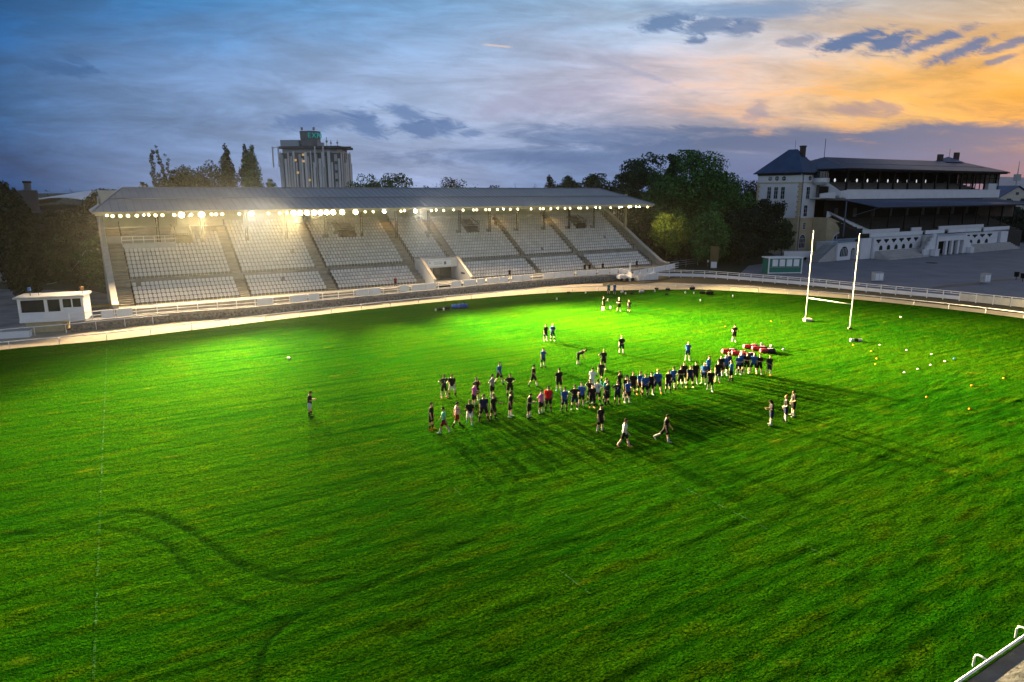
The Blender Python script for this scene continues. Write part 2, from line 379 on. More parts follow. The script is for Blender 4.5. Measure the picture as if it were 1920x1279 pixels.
# ------------------------------------------------------------- grass field
def grass_material(name='field_grass', paint=False):
    m = bpy.data.materials.new(name); m.use_nodes = True
    nt = m.node_tree; nd = nt.nodes; lk = nt.links; b = nd['Principled BSDF']
    b.inputs['Roughness'].default_value = 1.0; b.inputs['Specular IOR Level'].default_value = 0.0
    tc = nd.new('ShaderNodeTexCoord')
    def noise(scale, rot=None, stretch=None, detail=5, rough=0.6):
        mp = nd.new('ShaderNodeMapping'); mp.vector_type = 'TEXTURE'; mp.inputs['Rotation'].default_value[2] = -(rot or 0.0)
        mp.inputs['Scale'].default_value = tuple(1 / x for x in (stretch or (1, 1, 1)))
        lk.new(tc.outputs['Object'], mp.inputs['Vector'])
        n = nd.new('ShaderNodeTexNoise'); n.inputs['Scale'].default_value = scale; n.inputs['Detail'].default_value = detail; n.inputs['Roughness'].default_value = rough
        lk.new(mp.outputs['Vector'], n.inputs['Vector']); return n.outputs['Fac']
    def mr(x, a, b_):
        n = nd.new('ShaderNodeMapRange'); n.inputs['From Min'].default_value = a; n.inputs['From Max'].default_value = b_; lk.new(x, n.inputs['Value']); return n.outputs['Result']
    def mix(f, a, b_):
        n = nd.new('ShaderNodeMix'); n.data_type = 'RGBA'; lk.new(f, n.inputs['Factor'])
        for k, x in (('A', a), ('B', b_)):
            if isinstance(x, tuple): n.inputs[k].default_value = (*x, 1)
            else: lk.new(x, n.inputs[k])
        return n.outputs['Result']
    big = noise(0.07, detail=6); midn = noise(0.9, R(-31), (0.35, 1.0, 1.0), 6); fine = noise(7.0, detail=6, rough=0.7)
    c = mix(mr(big, 0.35, 0.65), (0.010, 0.064, 0.0005), (0.027, 0.076, 0.0005))
    c = mix(mr(midn, 0.5, 0.78), c, (0.052, 0.082, 0.0006))
    c = mix(mr(fine, 0.62, 0.40), c, (0.003, 0.026, 0.001))
    dry = noise(0.35, R(-31), (0.5, 1, 1), 8, 0.7)
    c = mix(mr(dry, 0.62, 0.82), c, (0.10, 0.11, 0.006))
    mow = noise(1.9, R(-31), (0.022, 1.0, 1.0), 4, .7); c = mix(mr(mow, 0.47, 0.66), c, (0.003, 0.030, 0.0006))
    at = nd.new('ShaderNodeAttribute'); at.attribute_name = 'rut'; c = mix(at.outputs['Fac'], c, (0.002, 0.014, 0.001))
    if paint: c = mix(mr(noise(1.6, detail=8, rough=.75), 0.49, 0.74), c, (0.055, 0.15, 0.07))
    lk.new(c, b.inputs['Base Color'])
    h1 = noise(3.6, R(-31), (0.35, 1.0, 1.0), 4, 0.6); h2 = noise(11.0, detail=3, rough=0.6)
    b1 = nd.new('ShaderNodeBump'); b1.inputs['Strength'].default_value = 1.0; b1.inputs['Distance'].default_value = 0.34; lk.new(h1, b1.inputs['Height'])
    b0 = nd.new('ShaderNodeBump'); b0.inputs['Strength'].default_value = 1.0; b0.inputs['Distance'].default_value = -0.17; lk.new(mow, b0.inputs['Height']); lk.new(b0.outputs['Normal'], b1.inputs['Normal'])
    b2 = nd.new('ShaderNodeBump'); b2.inputs['Strength'].default_value = 1.0; b2.inputs['Distance'].default_value = 0.16; lk.new(h2, b2.inputs['Height'])
    lk.new(b1.outputs['Normal'], b2.inputs['Normal']); lk.new(b2.outputs['Normal'], b.inputs['Normal'])
    return m
M_grass = grass_material()
def ruts():
    """wheel tracks pressed into the grass, as photo pixels on the ground"""
    px = [[(0, 1000), (100, 997), (190, 975), (260, 962), (330, 985), (390, 1020), (430, 1050), (480, 1075), (560, 1092), (640, 1085)],
          [(200, 960), (290, 962), (370, 1005), (420, 1042), (470, 1062), (560, 1078), (650, 1070)],
          [(190, 990), (250, 1000), (310, 1020), (345, 1060), (380, 1095), (430, 1125), (480, 1138)],
          [(480, 1279), (490, 1230), (510, 1195), (545, 1165), (600, 1135), (680, 1105), (760, 1070), (900, 1010)],
          [(200, 1279), (330, 1240), (500, 1190), (540, 1150), (600, 1125)], [(300, 1279), (420, 1240), (520, 1190)],
          [(690, 1150), (720, 1180), (770, 1210)], [(730, 1135), (770, 1170), (810, 1190)],
          [(890, 985), (930, 940), (950, 890), (975, 840)], [(955, 980), (965, 930), (985, 880)],
          [(1000, 1130), (1300, 1020), (1600, 885), (1920, 735)], [(1250, 950), (1500, 850), (1820, 690)]]
    return [catmull([tuple(P(*p).xy) for p in l], 6) for l in px]
FA = R(31.0); FU = np.array([math.cos(FA), math.sin(FA)]); FV = np.array([-math.sin(FA), math.cos(FA)])
def field_height(X, Y, want_rut=False):
    rut = np.zeros(X.shape)
    a = X * FU[0] + Y * FU[1]; d = X * FV[0] + Y * FV[1]
    w = vnoise(a, d, 3, 0.06) * 1.6
    fur = .45 * vnoise((d + w) * 1.0, a * 0.05, 5, 1.25) + vnoise((d + w), a * 0.22, 6, 2.3)
    amt = np.clip(0.8 + 1.0 * vnoise(a, d, 8, 0.045), 0.3, 1.2)
    z = 0.042 * fur * amt + 0.016 * vnoise(a * 0.4, d, 9, 1.6) + 0.034 * vnoise(a * .6, d, 10, 2.6)
    for l in ruts():
        px_ = l; dist = np.full(X.shape, 9.0)
        for p, q in zip(l, l[1:]):
            ex, ey = q[0] - p[0], q[1] - p[1]; L2 = ex * ex + ey * ey + 1e-9
            t = np.clip(((X - p[0]) * ex + (Y - p[1]) * ey) / L2, 0, 1)
            dist = np.minimum(dist, np.hypot(X - p[0] - t * ex, Y - p[1] - t * ey))
        z = z - (0.022 if len(px_) > 26 else .008) * np.exp(-(dist / 0.16) ** 2) + 0.008 * np.exp(-((dist - 0.4) / 0.18) ** 2); rut = np.maximum(rut, np.exp(-(dist / (.12 if len(px_) > 26 else .12)) ** 2) * ((.80 + .9 * vnoise(X, Y, 21, .7)) if len(px_) > 26 else (.34 + .2 * vnoise(X, Y, 21, .5))))
    return (z, np.clip(rut, 0, .9)) if want_rut else z
def build_field():
    poly = np.array(field_poly)
    st = 0.18
    # oblique grid in pitch axes
    pa = poly @ FU; pd = poly @ FV
    A = np.arange(pa.min() - st, pa.max() + st, st); D = np.arange(pd.min() - st, pd.max() + st, st)
    ga, gd = np.meshgrid(A, D, indexing='ij')
    X = ga * FU[0] + gd * FV[0]; Y = ga * FU[1] + gd * FV[1]
    ins = np.zeros(X.shape, bool); best = np.full(X.shape, 1e9); bx = X.copy(); by = Y.copy()
    k = len(poly)
    for i in range(k):
        x0, y0 = poly[i]; x1, y1 = poly[(i + 1) % k]
        cond = ((y0 > Y) != (y1 > Y)) & (X < (x1 - x0) * (Y - y0) / (y1 - y0 + 1e-12) + x0)
        ins ^= cond
        ex, ey = x1 - x0, y1 - y0; L2 = ex * ex + ey * ey + 1e-9
        t = np.clip(((X - x0) * ex + (Y - y0) * ey) / L2, 0, 1)
        qx = x0 + t * ex; qy = y0 + t * ey; dd = np.hypot(X - qx, Y - qy)
        m = dd < best; best[m] = dd[m]; bx[m] = qx[m]; by[m] = qy[m]
    keep = ins | (best < st * 0.75)
    vis = keep & (Y > 14) & (np.abs(X) < 0.80 * Y + 9)
    snap = vis & ~ins
    X = np.where(snap, bx, X); Y = np.where(snap, by, Y)
    Z, RU = field_height(X, Y, True)
    Z = Z * np.clip(best / 1.0, 0.2, 1) + 0.0
    c = vis[:-1, :-1] & vis[1:, :-1] & vis[1:, 1:] & vis[:-1, 1:]
    idx = -np.ones(X.shape, int)
    used = np.zeros(X.shape, bool)
    for sl in ((slice(None, -1), slice(None, -1)), (slice(1, None), slice(None, -1)), (slice(1, None), slice(1, None)), (slice(None, -1), slice(1, None))): used[sl] |= c
    idx[used] = np.arange(used.sum())
    co = np.stack([X[used], Y[used], Z[used]], 1)
    I, J = np.nonzero(c)
    q = np.stack([idx[I, J], idx[I + 1, J], idx[I + 1, J + 1], idx[I, J + 1]], 1)
    me = bpy.data.meshes.new('grass_field')
    me.vertices.add(len(co)); me.vertices.foreach_set('co', co.ravel())
    me.loops.add(q.size); me.loops.foreach_set('vertex_index', q.ravel().astype(np.int32))
    me.polygons.add(len(q)); me.polygons.foreach_set('loop_start', np.arange(0, q.size, 4, dtype=np.int32)); me.polygons.foreach_set('loop_total', np.full(len(q), 4, dtype=np.int32))
    me.polygons.foreach_set('use_smooth', np.ones(len(q), dtype=bool))
    me.update(calc_edges=True); me.validate()
    me.attributes.new('rut', 'FLOAT', 'POINT').data.foreach_set('value', RU[used].astype(np.float32))
    me.materials.append(M_grass)
    o = bpy.data.objects.new('grass_field', me); col.objects.link(o)
    tag(o, kind='structure')
build_field()
# faint pitch markings
M_line = grass_material('faded_line_paint', True)
def marking(p, q, w=0.09):
    a = P(*p).xy; b = P(*q).xy; t = (b - a).normalized(); n = Vector((-t.y, t.x)) * (w / 2)
    k = max(2, int((b - a).length / 0.5)); V = []; Fc = []
    for i in range(k + 1):
        c = a + (b - a) * (i / k)
        for s in (1, -1):
            e = c + n * s; V.append((e.x, e.y, float(field_height(np.array([e.x]), np.array([e.y]))[0]) + 0.012))
    for i in range(k): Fc.append((2 * i, 2 * i + 2, 2 * i + 3, 2 * i + 1))
    b_ = MB(); b_.raw(V, Fc); o = b_.build('pitch_marking', M_line, recalc=False); tag(o, kind='structure')
    if o.data.polygons[0].normal.z < 0: o.data.flip_normals()
for a, b in (((200, 655), (190, 900)), ((190, 900), (175, 1275)), ((1060, 806), (1135, 842)), ((1135, 842), (1168, 838)), ((1195, 872), (1330, 938)), ((1330, 938), (1440, 992)), ((1480, 1010), (1600, 1066)), ((1048, 1069), (1110, 1116)), ((842, 906), (866, 930)), ((742, 835), (762, 845)), ((1336, 786), (1378, 794)), ((1340, 795), (1372, 783)), ((484, 632), (500, 640)), ((1186, 562), (1216, 560)), ((1596, 726), (1616, 722))):
    marking(a, b)

# ------------------------------------------------------------------- rails
def running_rail(name, label, pts, h, step, r, neck=0.0, group=None):
    t = thing(name, label, 'rail', (pts[0][0], pts[0][1], 0), group)
    rail = offset_line(pts, neck)
    MB().tube([(x, y, h) for x, y in rail], r, 8).build('top_rail', M_white, t, smooth=True)
    for (x, y, a) in along(pts, step)[:98]:
        nx, ny = -math.sin(a) * neck, math.cos(a) * neck
        b = MB()
        if neck: b.tube([(x, y, -0.1), (x, y, h * 0.72), (x + nx * .08, y + ny * .08, h * 0.92), (x + nx * .25, y + ny * .25, h), (x + nx * .55, y + ny * .55, h + .01), (x + nx, y + ny, h - .03)], r * 0.8, 7)
        else: b.tube([(x, y, -0.1), (x, y, h)], r * 0.9, 6)
        b.build('post', M_white, t, smooth=True)
    return t
rail_far = [p for p in offset_line(far_edge, 0.5) if p[0] > -62]
running_rail('running_rail', 'long low white running rail curving along the far edge of the grass', rail_far, 0.62, 4.4, 0.055, neck=0.35)
running_rail('running_rail', 'white running rail with bent gooseneck posts by the near grey sand', near_base[1:6], 0.5, 3.0, 0.045, neck=0.42)
run3 = [tuple(P(u, v).xy) for u, v in ((-60, 641), (0, 634.5), (60, 629), (130, 623), (240, 611.5), (318, 605))]
t = thing('crowd_rail', 'white single bar rail running in front of the cream cabin base', 'rail', (run3[1][0], run3[1][1], 0))
MB().tube([(x, y, 0.95) for x, y in run3], 0.05, 8).build('top_rail', M_white, t, smooth=True)
for (x, y, a) in along(run3, 3.0): MB().tube([(x, y, -0.1), (x, y, 0.95)], 0.045, 6).build('post', M_white, t)

# -------------------------------------------------- stone wall and its fence
wall_px = [(134, 622), (320, 603), (480, 590.5), (619, 576), (800, 558), (930, 544.5), (1053, 532.5), (1165, 525)]
wall_line = catmull([tuple(P(*p).xy) for p in wall_px], 4)
def ribbon(line, th, z0, z1):
    back = offset_line(line, th); b = MB(); n = len(line)
    V = [(x, y, z0) for x, y in line] + [(x, y, z1) for x, y in line] + [(x, y, z0) for x, y in back] + [(x, y, z1) for x, y in back]; Fc = []
    for i in range(n - 1):
        Fc += [(i, i + 1, n + i + 1, n + i), (2 * n + i, 3 * n + i, 3 * n + i + 1, 2 * n + i + 1), (n + i, n + i + 1, 3 * n + i + 1, 3 * n + i), (i, 2 * n + i, 2 * n + i + 1, i + 1)]
    Fc += [(0, n, 3 * n, 2 * n), (n - 1, 3 * n - 1, 4 * n - 1, 2 * n - 1)]
    b.raw(V, Fc); return b
M_stone = mat('rubble_stone', (0.30, 0.28, 0.25), 0.95, c2=(0.05, 0.05, 0.05), scale=3.4, bump=1.0, bscale=4, detail=3)
wroot = thing('retaining_wall', 'low rubble stone wall with grey coping below the white fence', 'wall', (*wall_line[0], 0))
ribbon(wall_line, 0.4, -0.2, 0.72).build('stone_face', M_stone, wroot)
ribbon(offset_line(wall_line, -0.06), 0.55, 0.72, 1.08).build('coping', M_concd, wroot)
fl = offset_line(wall_line, 0.22)
ext = [tuple(P(u, v, 1.0).xy) for u, v in ((1180, 521), (1240, 510), (1272, 503))]
fl = fl[:-1] + [fl[-1]] + ext
froot = thing('rail_fence', 'white post and rail fence hung with blank boards along the stand front', 'fence', (*fl[0], 1.0))
MB().tube([(x, y, 2.08) for x, y in fl], 0.05, 6).build('top_rail', M_white, froot)
MB().tube([(x, y, 1.62) for x, y in fl], 0.04, 6).build('middle_rail', M_white, froot)
MB().tube([(x, y, 1.22) for x, y in fl], 0.045, 6).build('bottom_rail', M_white, froot)
posts = along(fl, 2.3)
for i, (x, y, a) in enumerate(posts):
    MB(Frame((x, y, 0), a)).box(-.05, .05, -.05, .05, 1.05, 2.12).build('post', M_white, froot)
    if i + 1 >= len(posts): break
    if i in (1, 2, 9, 11, 12) or (i > 14 and (i % 4 != 1 or i > 24) and i not in (29, 38)) :
        g0 = 0.08 if i % 3 else 0.25; g1 = 2.3 - (0.08 if i % 2 else 0.5)
        if 28 < i < 32: g0, g1 = 0.07, 2.23
        if i in (1, 2): g0, g1 = (0.2, 1.9) if i == 2 else (.9, 2.2)
        MB(Frame((x, y, 0), a)).box(g0, g1, -.085, -.055, 1.14 + rng.uniform(0, .05), 2.06).build('board', M_wpanel if i % 5 else M_white, froot)

# fence round the outside of the bend
ofl = catmull([tuple(P(u, v).xy) for u, v in ((1233, 519), (1320, 521), (1400, 527), (1520, 537), (1640, 549), (1780, 562), (1920, 577))] + [(82, 84), (96, 70)], 5)
o = thing('track_fence', 'white panelled fence curving round the outside of the sand track', 'fence', (*ofl[0], 0))
MB().tube([(x, y, 1.30) for x, y in ofl], 0.055, 6).build('top_rail', M_white, o)
MB().tube([(x, y, 1.02) for x, y in ofl], 0.045, 6).build('middle_rail', M_white, o)
op = along(ofl, 2.15)
M_tarp = mat('cream_tarpaulin', (0.62, 0.60, 0.54), 0.6, var=0.2, scale=2, bump=0.5, bscale=5)
for i, (x, y, a) in enumerate(op):
    fr = Frame((x, y, 0), a)
    MB(fr).box(-.06, .06, -.06, .06, -.1, 1.34).build('post', M_white, o)
    if i + 1 < len(op):
        L = math.dist(op[i][:2], op[i + 1][:2])
        px = x / (y * _c + 3.45) * FPX + CX
        if px > 1795: MB(fr).box(.07, L - .07, -.09, -.06, 0.06, 1.12).build('tarpaulin', M_tarp, o)
        else: MB(fr).box(.07, L - .07, -.03, .03, 0.14, 0.70).build('board', M_wpanel, o)
    if i % 3 == 1: MB(fr).box(.9, 1.0, -.05, .05, 1.06, 1.28).build('strut', M_white, o)
t = thing('crowd_rail', 'grey open rail fence rising behind the corner of the white fences', 'rail', P(1275, 500))
k0 = P(1240, 506); k1 = P(1308, 497)
for zz in (0.5, 0.95, 1.4): MB().tube([(k0.x, k0.y, zz), (k1.x, k1.y, zz)], 0.04, 6).build('rail_bar', M_grey, t)
for f in (0, .33, .66, 1): MB().tube([(*(k0 + (k1 - k0) * f).xy, -.1), (*(k0 + (k1 - k0) * f).xy, 1.42)], 0.05, 6).build('post', M_grey, t)
# --------------------------------------------------------------- grandstand
S0 = P(213, 577, 1.2); S1 = P(1238, 497, 1.2); SA = math.atan2(S1.y - S0.y, S1.x - S0.x); SL = (S1.xy - S0.xy).length
SF = Frame((S0.x, S0.y, 0), SA)
stand = thing('grandstand', 'long roofed grandstand with rows of white seats and a lit eave', 'grandstand', (S0.x, S0.y, 0))
M_step = mat('terrace_concrete', (0.32, 0.31, 0.28), 0.9, c2=(0.20, 0.19, 0.17), scale=0.8, bump=0.2, bscale=10)
M_stair = mat('stair_concrete', (0.42, 0.37, 0.27), 0.9, c2=(0.28, 0.24, 0.17), scale=0.9, bump=0.2, bscale=10)
M_roof = mat('zinc_roof', (0.30, 0.34, 0.38), 0.45, c2=(0.22, 0.26, 0.31), scale=0.25, metal=0.3, spec=0.5, detail=7)
M_seam = mat('zinc_seam', (0.20, 0.23, 0.27), 0.5, var=.2)
M_soffit = mat('cream_soffit', (0.50, 0.46, 0.36), 0.8, var=.2, scale=.8)
M_back = mat('grey_green_wall', (0.56, 0.58, 0.50), 0.85, c2=(0.44, 0.46, 0.40), scale=.6)
LOW = [(0.2 + 0.86 * i, 1.2 + 0.45 * i) for i in range(5)]              # (front of row, tread height)
GANG = (LOW[-1][0] + 0.9, 3.15); UP0 = (5.7, 4.05); UPD, UPZ, NUP = 0.80, 0.50, 14
UP = [(UP0[0] + UPD * j, UP0[1] + UPZ * j) for j in range(NUP)]
prof = [(-2.4, -0.1), (-2.4, 1.18)]
zc = 1.18
for d, z in LOW[1:] + [GANG] + UP:
    prof += [(d, zc), (d, z)]; zc = z
BACK = UP[-1][0] + 1.5
prof += [(BACK, zc), (BACK, -0.1)]
TUN = (44.9, 51.4)
frontprof = [p for p in prof]
MB(SF).prism(prof, 0.3, TUN[0] - .3).prism(prof, TUN[1] + .3, SL - .3).build('terrace', M_step, stand)
upr = [(5.0, -0.1), (5.0, 3.15)] ; zc = 3.15
for d, z in UP: upr += [(d, zc), (d, z)]; zc = z
upr += [(BACK, zc), (BACK, -0.1)]
MB(SF).prism(upr, TUN[0] - .3, TUN[1] + .3).build('terrace', M_step, stand)
# seating blocks (left edge, right edge) at the front of the stand
def al0(u, v):
    """distance along the stand of a photo pixel lying in the plane of the front row"""
    lo, hi = -5.0, 120.0
    for _ in range(50):
        mid = (lo + hi) / 2; w = SF(mid, 0.3, 2)
        X = w.x / (w.y * _c + (16 - 1.6) * _s) * FPX + CX
        if X < u: lo = mid
        else: hi = mid
    return lo
BLK = [(2.6, 15.6), (17.2, 28.1), (29.9, 43.0), (45.0, 51.3), (53.3, al0(1006, 511)), (al0(1017, 510), al0(1105, 505)), (al0(1118, 503), SL - 2.3)]
# stairs between the blocks, with half steps
stairs = [(0.75, 2.5)] + [(BLK[i][1] + .15, BLK[i + 1][0] - .15) for i in range(6)] + [(SL - 2.2, SL - .75)]
rows = LOW[1:] + [GANG] + UP
for (a0, a1) in stairs:
    if a1 - a0 < 0.4: continue
    b = MB(SF); zp = 1.18
    for i, (d, z) in enumerate(rows):
        if (z - zp) > .3 and not (TUN[0] - 1.2 < (a0 + a1) / 2 < TUN[1] + 1.2 and d < 5):
            b.box(a0, a1, d - .38, d - .003, zp + .002, (z + zp) / 2)
        zp = z
    if b.F: b.build('stair', M_stair, stand)
# seats
def seat_bm(b, a, d, z):
    w = .215
    b.hull([(a - w, d + .46, z + .30), (a + w, d + .46, z + .30), (a + w * 1.02, d + .53, z + .66), (a + w * .8, d + .56, z + .78), (a - w * .8, d + .56, z + .78), (a - w * 1.02, d + .53, z + .66),
            (a - w, d + .50, z + .30), (a + w, d + .50, z + .30), (a + w * 1.02, d + .57, z + .66), (a + w * .8, d + .60, z + .78), (a - w * .8, d + .60, z + .78), (a - w * 1.02, d + .57, z + .66)],
           [(0, 1, 2, 3, 4, 5), (11, 10, 9, 8, 7, 6), (0, 6, 7, 1), (1, 7, 8, 2), (2, 8, 9, 3), (3, 9, 10, 4), (4, 10, 11, 5), (5, 11, 6, 0)])
    b.hull([(a - w, d + .12, z + .41), (a + w, d + .12, z + .41), (a + w, d + .47, z + .38), (a - w, d + .47, z + .38), (a - w, d + .12, z + .36), (a + w, d + .12, z + .36), (a + w, d + .47, z + .33), (a - w, d + .47, z + .33)],
           [(0, 1, 2, 3), (7, 6, 5, 4), (0, 4, 5, 1), (1, 5, 6, 2), (2, 6, 7, 3), (3, 7, 4, 0)])
    b.box(a - .03, a + .03, d + .3, d + .36, z, z + .34)
M_seat = mat('white_plastic_seat', (0.72, 0.72, 0.70), 0.45, var=.18, scale=.5, spec=.4, island=.10)
def al_at(u, d, z):
    lo, hi = -10.0, 130.0
    for _ in range(50):
        mid = (lo + hi) / 2; w = SF(mid, d, z)
        if w.x / (w.y * _c + (16 - z) * _s) * FPX + CX < u: lo = mid
        else: hi = mid
    return lo
cages = [al_at(340, 14.0, 10), al_at(880, 14.0, 10), al_at(1082, 14.0, 10), al_at(646, 14, 10)]
POSTS = [al_at(u, 12.0, 8.2) for u in (299, 382, 464, 538, 612, 679, 744, 804, 862, 918, 970, 1020, 1067, 1113)]
ORD = ['front', 'second', 'third', 'fourth', 'fifth']
slots = []
for bi, (a0, a1) in enumerate(BLK):
    n = int((a1 - a0) / .53)
    for ri, (d, z) in enumerate(LOW + UP):
        upper = ri >= len(LOW); j = ri - len(LOW)
        if bi == 3 and not upper: continue
        for k in range(n):
            a = a0 + (k + .5) * (a1 - a0) / n
            if bi == 0 and j >= 7 and a < 9.2: continue
            if bi == 0 and j >= 11: continue
            if upper and any(abs(a - c) < 1.5 for c in cages) and 8 <= j <= 12: continue
            if upper and j == 8 and any(abs(a - c) < .32 for c in POSTS): continue
            if rng.random() < .002: continue
            slots.append((SF(a, d, z).length, bi, ri, a, d, z))
slots.sort()
protos = {}
BN = ['leftmost', 'second', 'third']
rest = MB(SF)
bm0 = MB(Frame((0, 0, 0), 0)); seat_bm(bm0, 0, 0, 0)
seat0 = None
for q, (_, bi, ri, a, d, z) in enumerate(slots):
    if q < 300:
        if seat0 is None: seat0 = s = bm0.build('stadium_seat', M_seat)
        else: s = seat0.copy(); col.objects.link(s)
        s.location = SF(a, d, z + .004); s.rotation_euler = (0, 0, SA)
        tier = (ORD[ri] + ' lower row') if ri < 5 else (['first', 'second', 'third', 'fourth', 'fifth', 'sixth', 'seventh', 'eighth', 'ninth', 'tenth', 'eleventh', 'twelfth', 'thirteenth', 'fourteenth'][ri - 5] + ' upper row')
        blk = ['leftmost seating block', 'second seating block', 'third seating block'][min(bi, 2)]
        tag(s, 'white plastic seat in the %s, %s' % (tier, blk), 'seat', 'white seats in the %s, %s' % (tier, blk))
    else: seat_bm(rest, a, d, z + .004)
so_ = rest.build('stadium_seats', M_seat); tag(so_, 'remaining rows of white plastic seats filling the rest of the grandstand', 'seats', kind='stuff')
# dark risers / bench bars that carry the lower seats
for bi, (a0, a1) in enumerate(BLK):
    if bi == 3: continue
    for d, z in LOW: MB(SF).box(a0, a1, d + .34, d + .40, z + .26, z + .30).build('seat_rail', M_black, stand)
# side parapets
pp = [(-2.4, -0.1), (-2.4, 1.75), (-.6, 1.9), (4.6, 4.6), (BACK, 12.0), (BACK, -0.1)]
for a0, a1 in ((-.1, .5), (SL - .5, SL + .1)):
    MB(SF).prism(pp, a0, a1).build('side_parapet', M_conc, stand)
    MB(SF).prism([(-2.5, 1.753), (-.6, 1.903), (4.6, 4.603), (BACK, 12.003), (BACK, 12.25), (4.5, 4.85), (-.65, 2.1), (-2.5, 1.95)], a0 - .08, a1 + .08).build('parapet_coping', mat('pale_coping', (.52, .50, .45), .85, var=.25, scale=2), stand)
# back wall, frieze and rear room
MB(SF).box(.3, SL - .3, BACK + .003, BACK + .4, -0.1, 16.0).build('back_wall', M_back, stand)
b = MB(SF)
for k in range(34):
    a = 3 + k * 2.75
    b.box(a, a + .9, BACK - .04, BACK - .002, 12.4, 13.3 if k % 3 else 13.7)
b.build('notice_board', mat('pale_board', (.42, .46, .44), .7, var=.4, scale=.4), stand)
MB(SF).box(.6, 8.6, UP[8][0] + .2, BACK - .05, UP[8][1] + .4, UP[8][1] + 1.5).build('commentary_box', mat('grey_box', (.36, .37, .36), .8, var=.2), stand)
pf = MB(SF).box(2.4, 9.3, UP[7][0] + .05, UP[8][0] + 1.0, UP[7][1] + .01, UP[7][1] + 1.0).build('camera_platform', mat('pale_blue_grey', (.42, .46, .50), .7, var=.15), stand)
b = MB(SF)
for zz in (1.5, 1.98): b.tube([(2.4, UP[7][0] + .1, UP[7][1] + zz), (9.3, UP[7][0] + .1, UP[7][1] + zz)], .045, 6)
for k in range(6): b.tube([(2.4 + k * 1.38, UP[7][0] + .1, UP[7][1] + 1.0), (2.4 + k * 1.38, UP[7][0] + .1, UP[7][1] + 1.98)], .045, 6)
b.build('platform_railing', M_white, pf)
b = MB(SF).box(9.8, 14.8, UP[11][0] + .2, BACK - .3, UP[11][1], UP[11][1] + 1.1).box(10.2, 14.2, UP[12][0] + .5, BACK - .2, UP[12][1] + .7, UP[12][1] + 2.0)
b.build('press_desk', mat('pale_desk', (.50, .50, .46), .8, var=.2), stand)
for c in cages:
    d0, z0 = UP[8]; b = MB(SF)
    for k in range(9): b.tube([(c - 1.2 + k * .3, d0 + .2, z0 + .0), (c - 1.2 + k * .3, d0 + .2, z0 + 1.7)], .045, 4)
    for s in (-1.2, 1.2):
        for k in range(7): b.tube([(c + s, d0 + .2 + k * .5, z0), (c + s, d0 + .2 + k * .5, z0 + 2.4)], .03, 4)
        b.tube([(c + s, d0 + .2, z0 + 1.7), (c + s, d0 + 3.4, z0 + 2.9)], .05, 5)
    b.tube([(c - 1.2, d0 + .2, z0 + 1.7), (c + 1.2, d0 + .2, z0 + 1.7)], .05, 5).tube([(c - 1.2, d0 + .2, z0 + .9), (c + 1.2, d0 + .2, z0 + .9)], .05, 5)
    b.box(c - 1.1, c + 1.1, d0 + .5, d0 + 2.6, z0 - .2, z0 + 1.3)
    b.build('stairwell_railing', M_black, stand)
# handrails beside the stairs
for si, (a0, a1) in enumerate(stairs):
    if si == 0: edge = BLK[0][0] - .1
    elif si == 7: edge = SL - 2.1
    else: edge = a1 if si < 4 else a0
    b = MB(SF)
    for i, (d, z) in enumerate(LOW + UP):
        if i < 5 and si in (3, 4) and TUN[0] - 1 < edge < TUN[1] + 1: continue
        b.tube([(edge, d + .15, z), (edge, d + .15, z + .9), (edge, d + .75, z + 1.0), (edge, d + .75, z + .1)], .055, 4)
    b.build('handrail', M_black, stand)
# roof: hipped sheet on posts
EV, EZ = 3.4, 13.25; RD, RZ = 14.0, 16.35; ER = 18.6
a0, a1 = -.95, 97.4; r0, r1 = 3.4, 91.6
def hip(b, dz):
    b.hull([(a0, EV, EZ + dz), (a1, EV, EZ + dz), (a1, ER, EZ + dz), (a0, ER, EZ + dz), (r0, RD, RZ + dz), (r1, RD, RZ + dz)], [(0, 1, 5, 4), (1, 2, 5), (2, 3, 4, 5), (3, 0, 4)])
b = MB(SF)
T = [(a0, EV, EZ), (a1, EV, EZ), (a1, ER, EZ), (a0, ER, EZ), (r0, RD, RZ), (r1, RD, RZ)]
b.hull(T + [(x, y, z - .18) for x, y, z in T], [(0, 1, 5, 4), (1, 2, 5), (2, 3, 4, 5), (3, 0, 4), (10, 11, 7, 6), (11, 8, 7), (11, 10, 9, 8), (10, 6, 9), (0, 6, 7, 1), (1, 7, 8, 2), (2, 8, 9, 3), (3, 9, 6, 0)])
roof = b.build('roof', M_roof, stand)
b = MB(SF); 
k = 0
x = a0 + .4
while x < a1 - .2:
    t1 = 1.0
    if x < r0: t1 = max(0.02, (x - a0) / (r0 - a0))
    if x > r1: t1 = max(0.02, (a1 - x) / (a1 - r1))
    b.tube([(x, EV + .02, EZ + .03), (x, EV + (RD - EV) * t1, EZ + (RZ - EZ) * t1 + .03)], .05, 4); x += .92
b.tube([(a0 + 2.1, EV + 5.2, EZ + 1.66), (a1 - 2.9, EV + 5.2, EZ + 1.66)], .09, 5)
b.tube([(a0, EV, EZ + .05), (r0, RD, RZ + .05), (r1, RD, RZ + .05), (a1, EV, EZ + .05)], .1, 5)
b.build('standing_seam', M_seam, roof)
MB(SF).box(a0, a1, EV - .12, EV - .004, EZ - .28, EZ + .02).build('gutter', mat('cream_gutter', (.5, .44, .3), .6, var=.2), roof)
MB(SF).box(a0 + .3, a1 - .3, EV + .05, EV + 1.6, EZ - .50, EZ - .30).build('soffit', M_soffit, roof)
b = MB(SF)
for c in POSTS + [-.0 + .2, SL - .2]:
    zr = EZ + (12 - EV) / (RD - EV) * (RZ - EZ) - .25
    b.tube([(c, EV + .3, EZ - .35), (c, 12, zr - .4), (c, RD, RZ - .6), (c, BACK, 15.6)], .12, 4)
    b.tube([(c, EV + .3, EZ - .4), (c, 12.0, 13.4)], .08, 4)
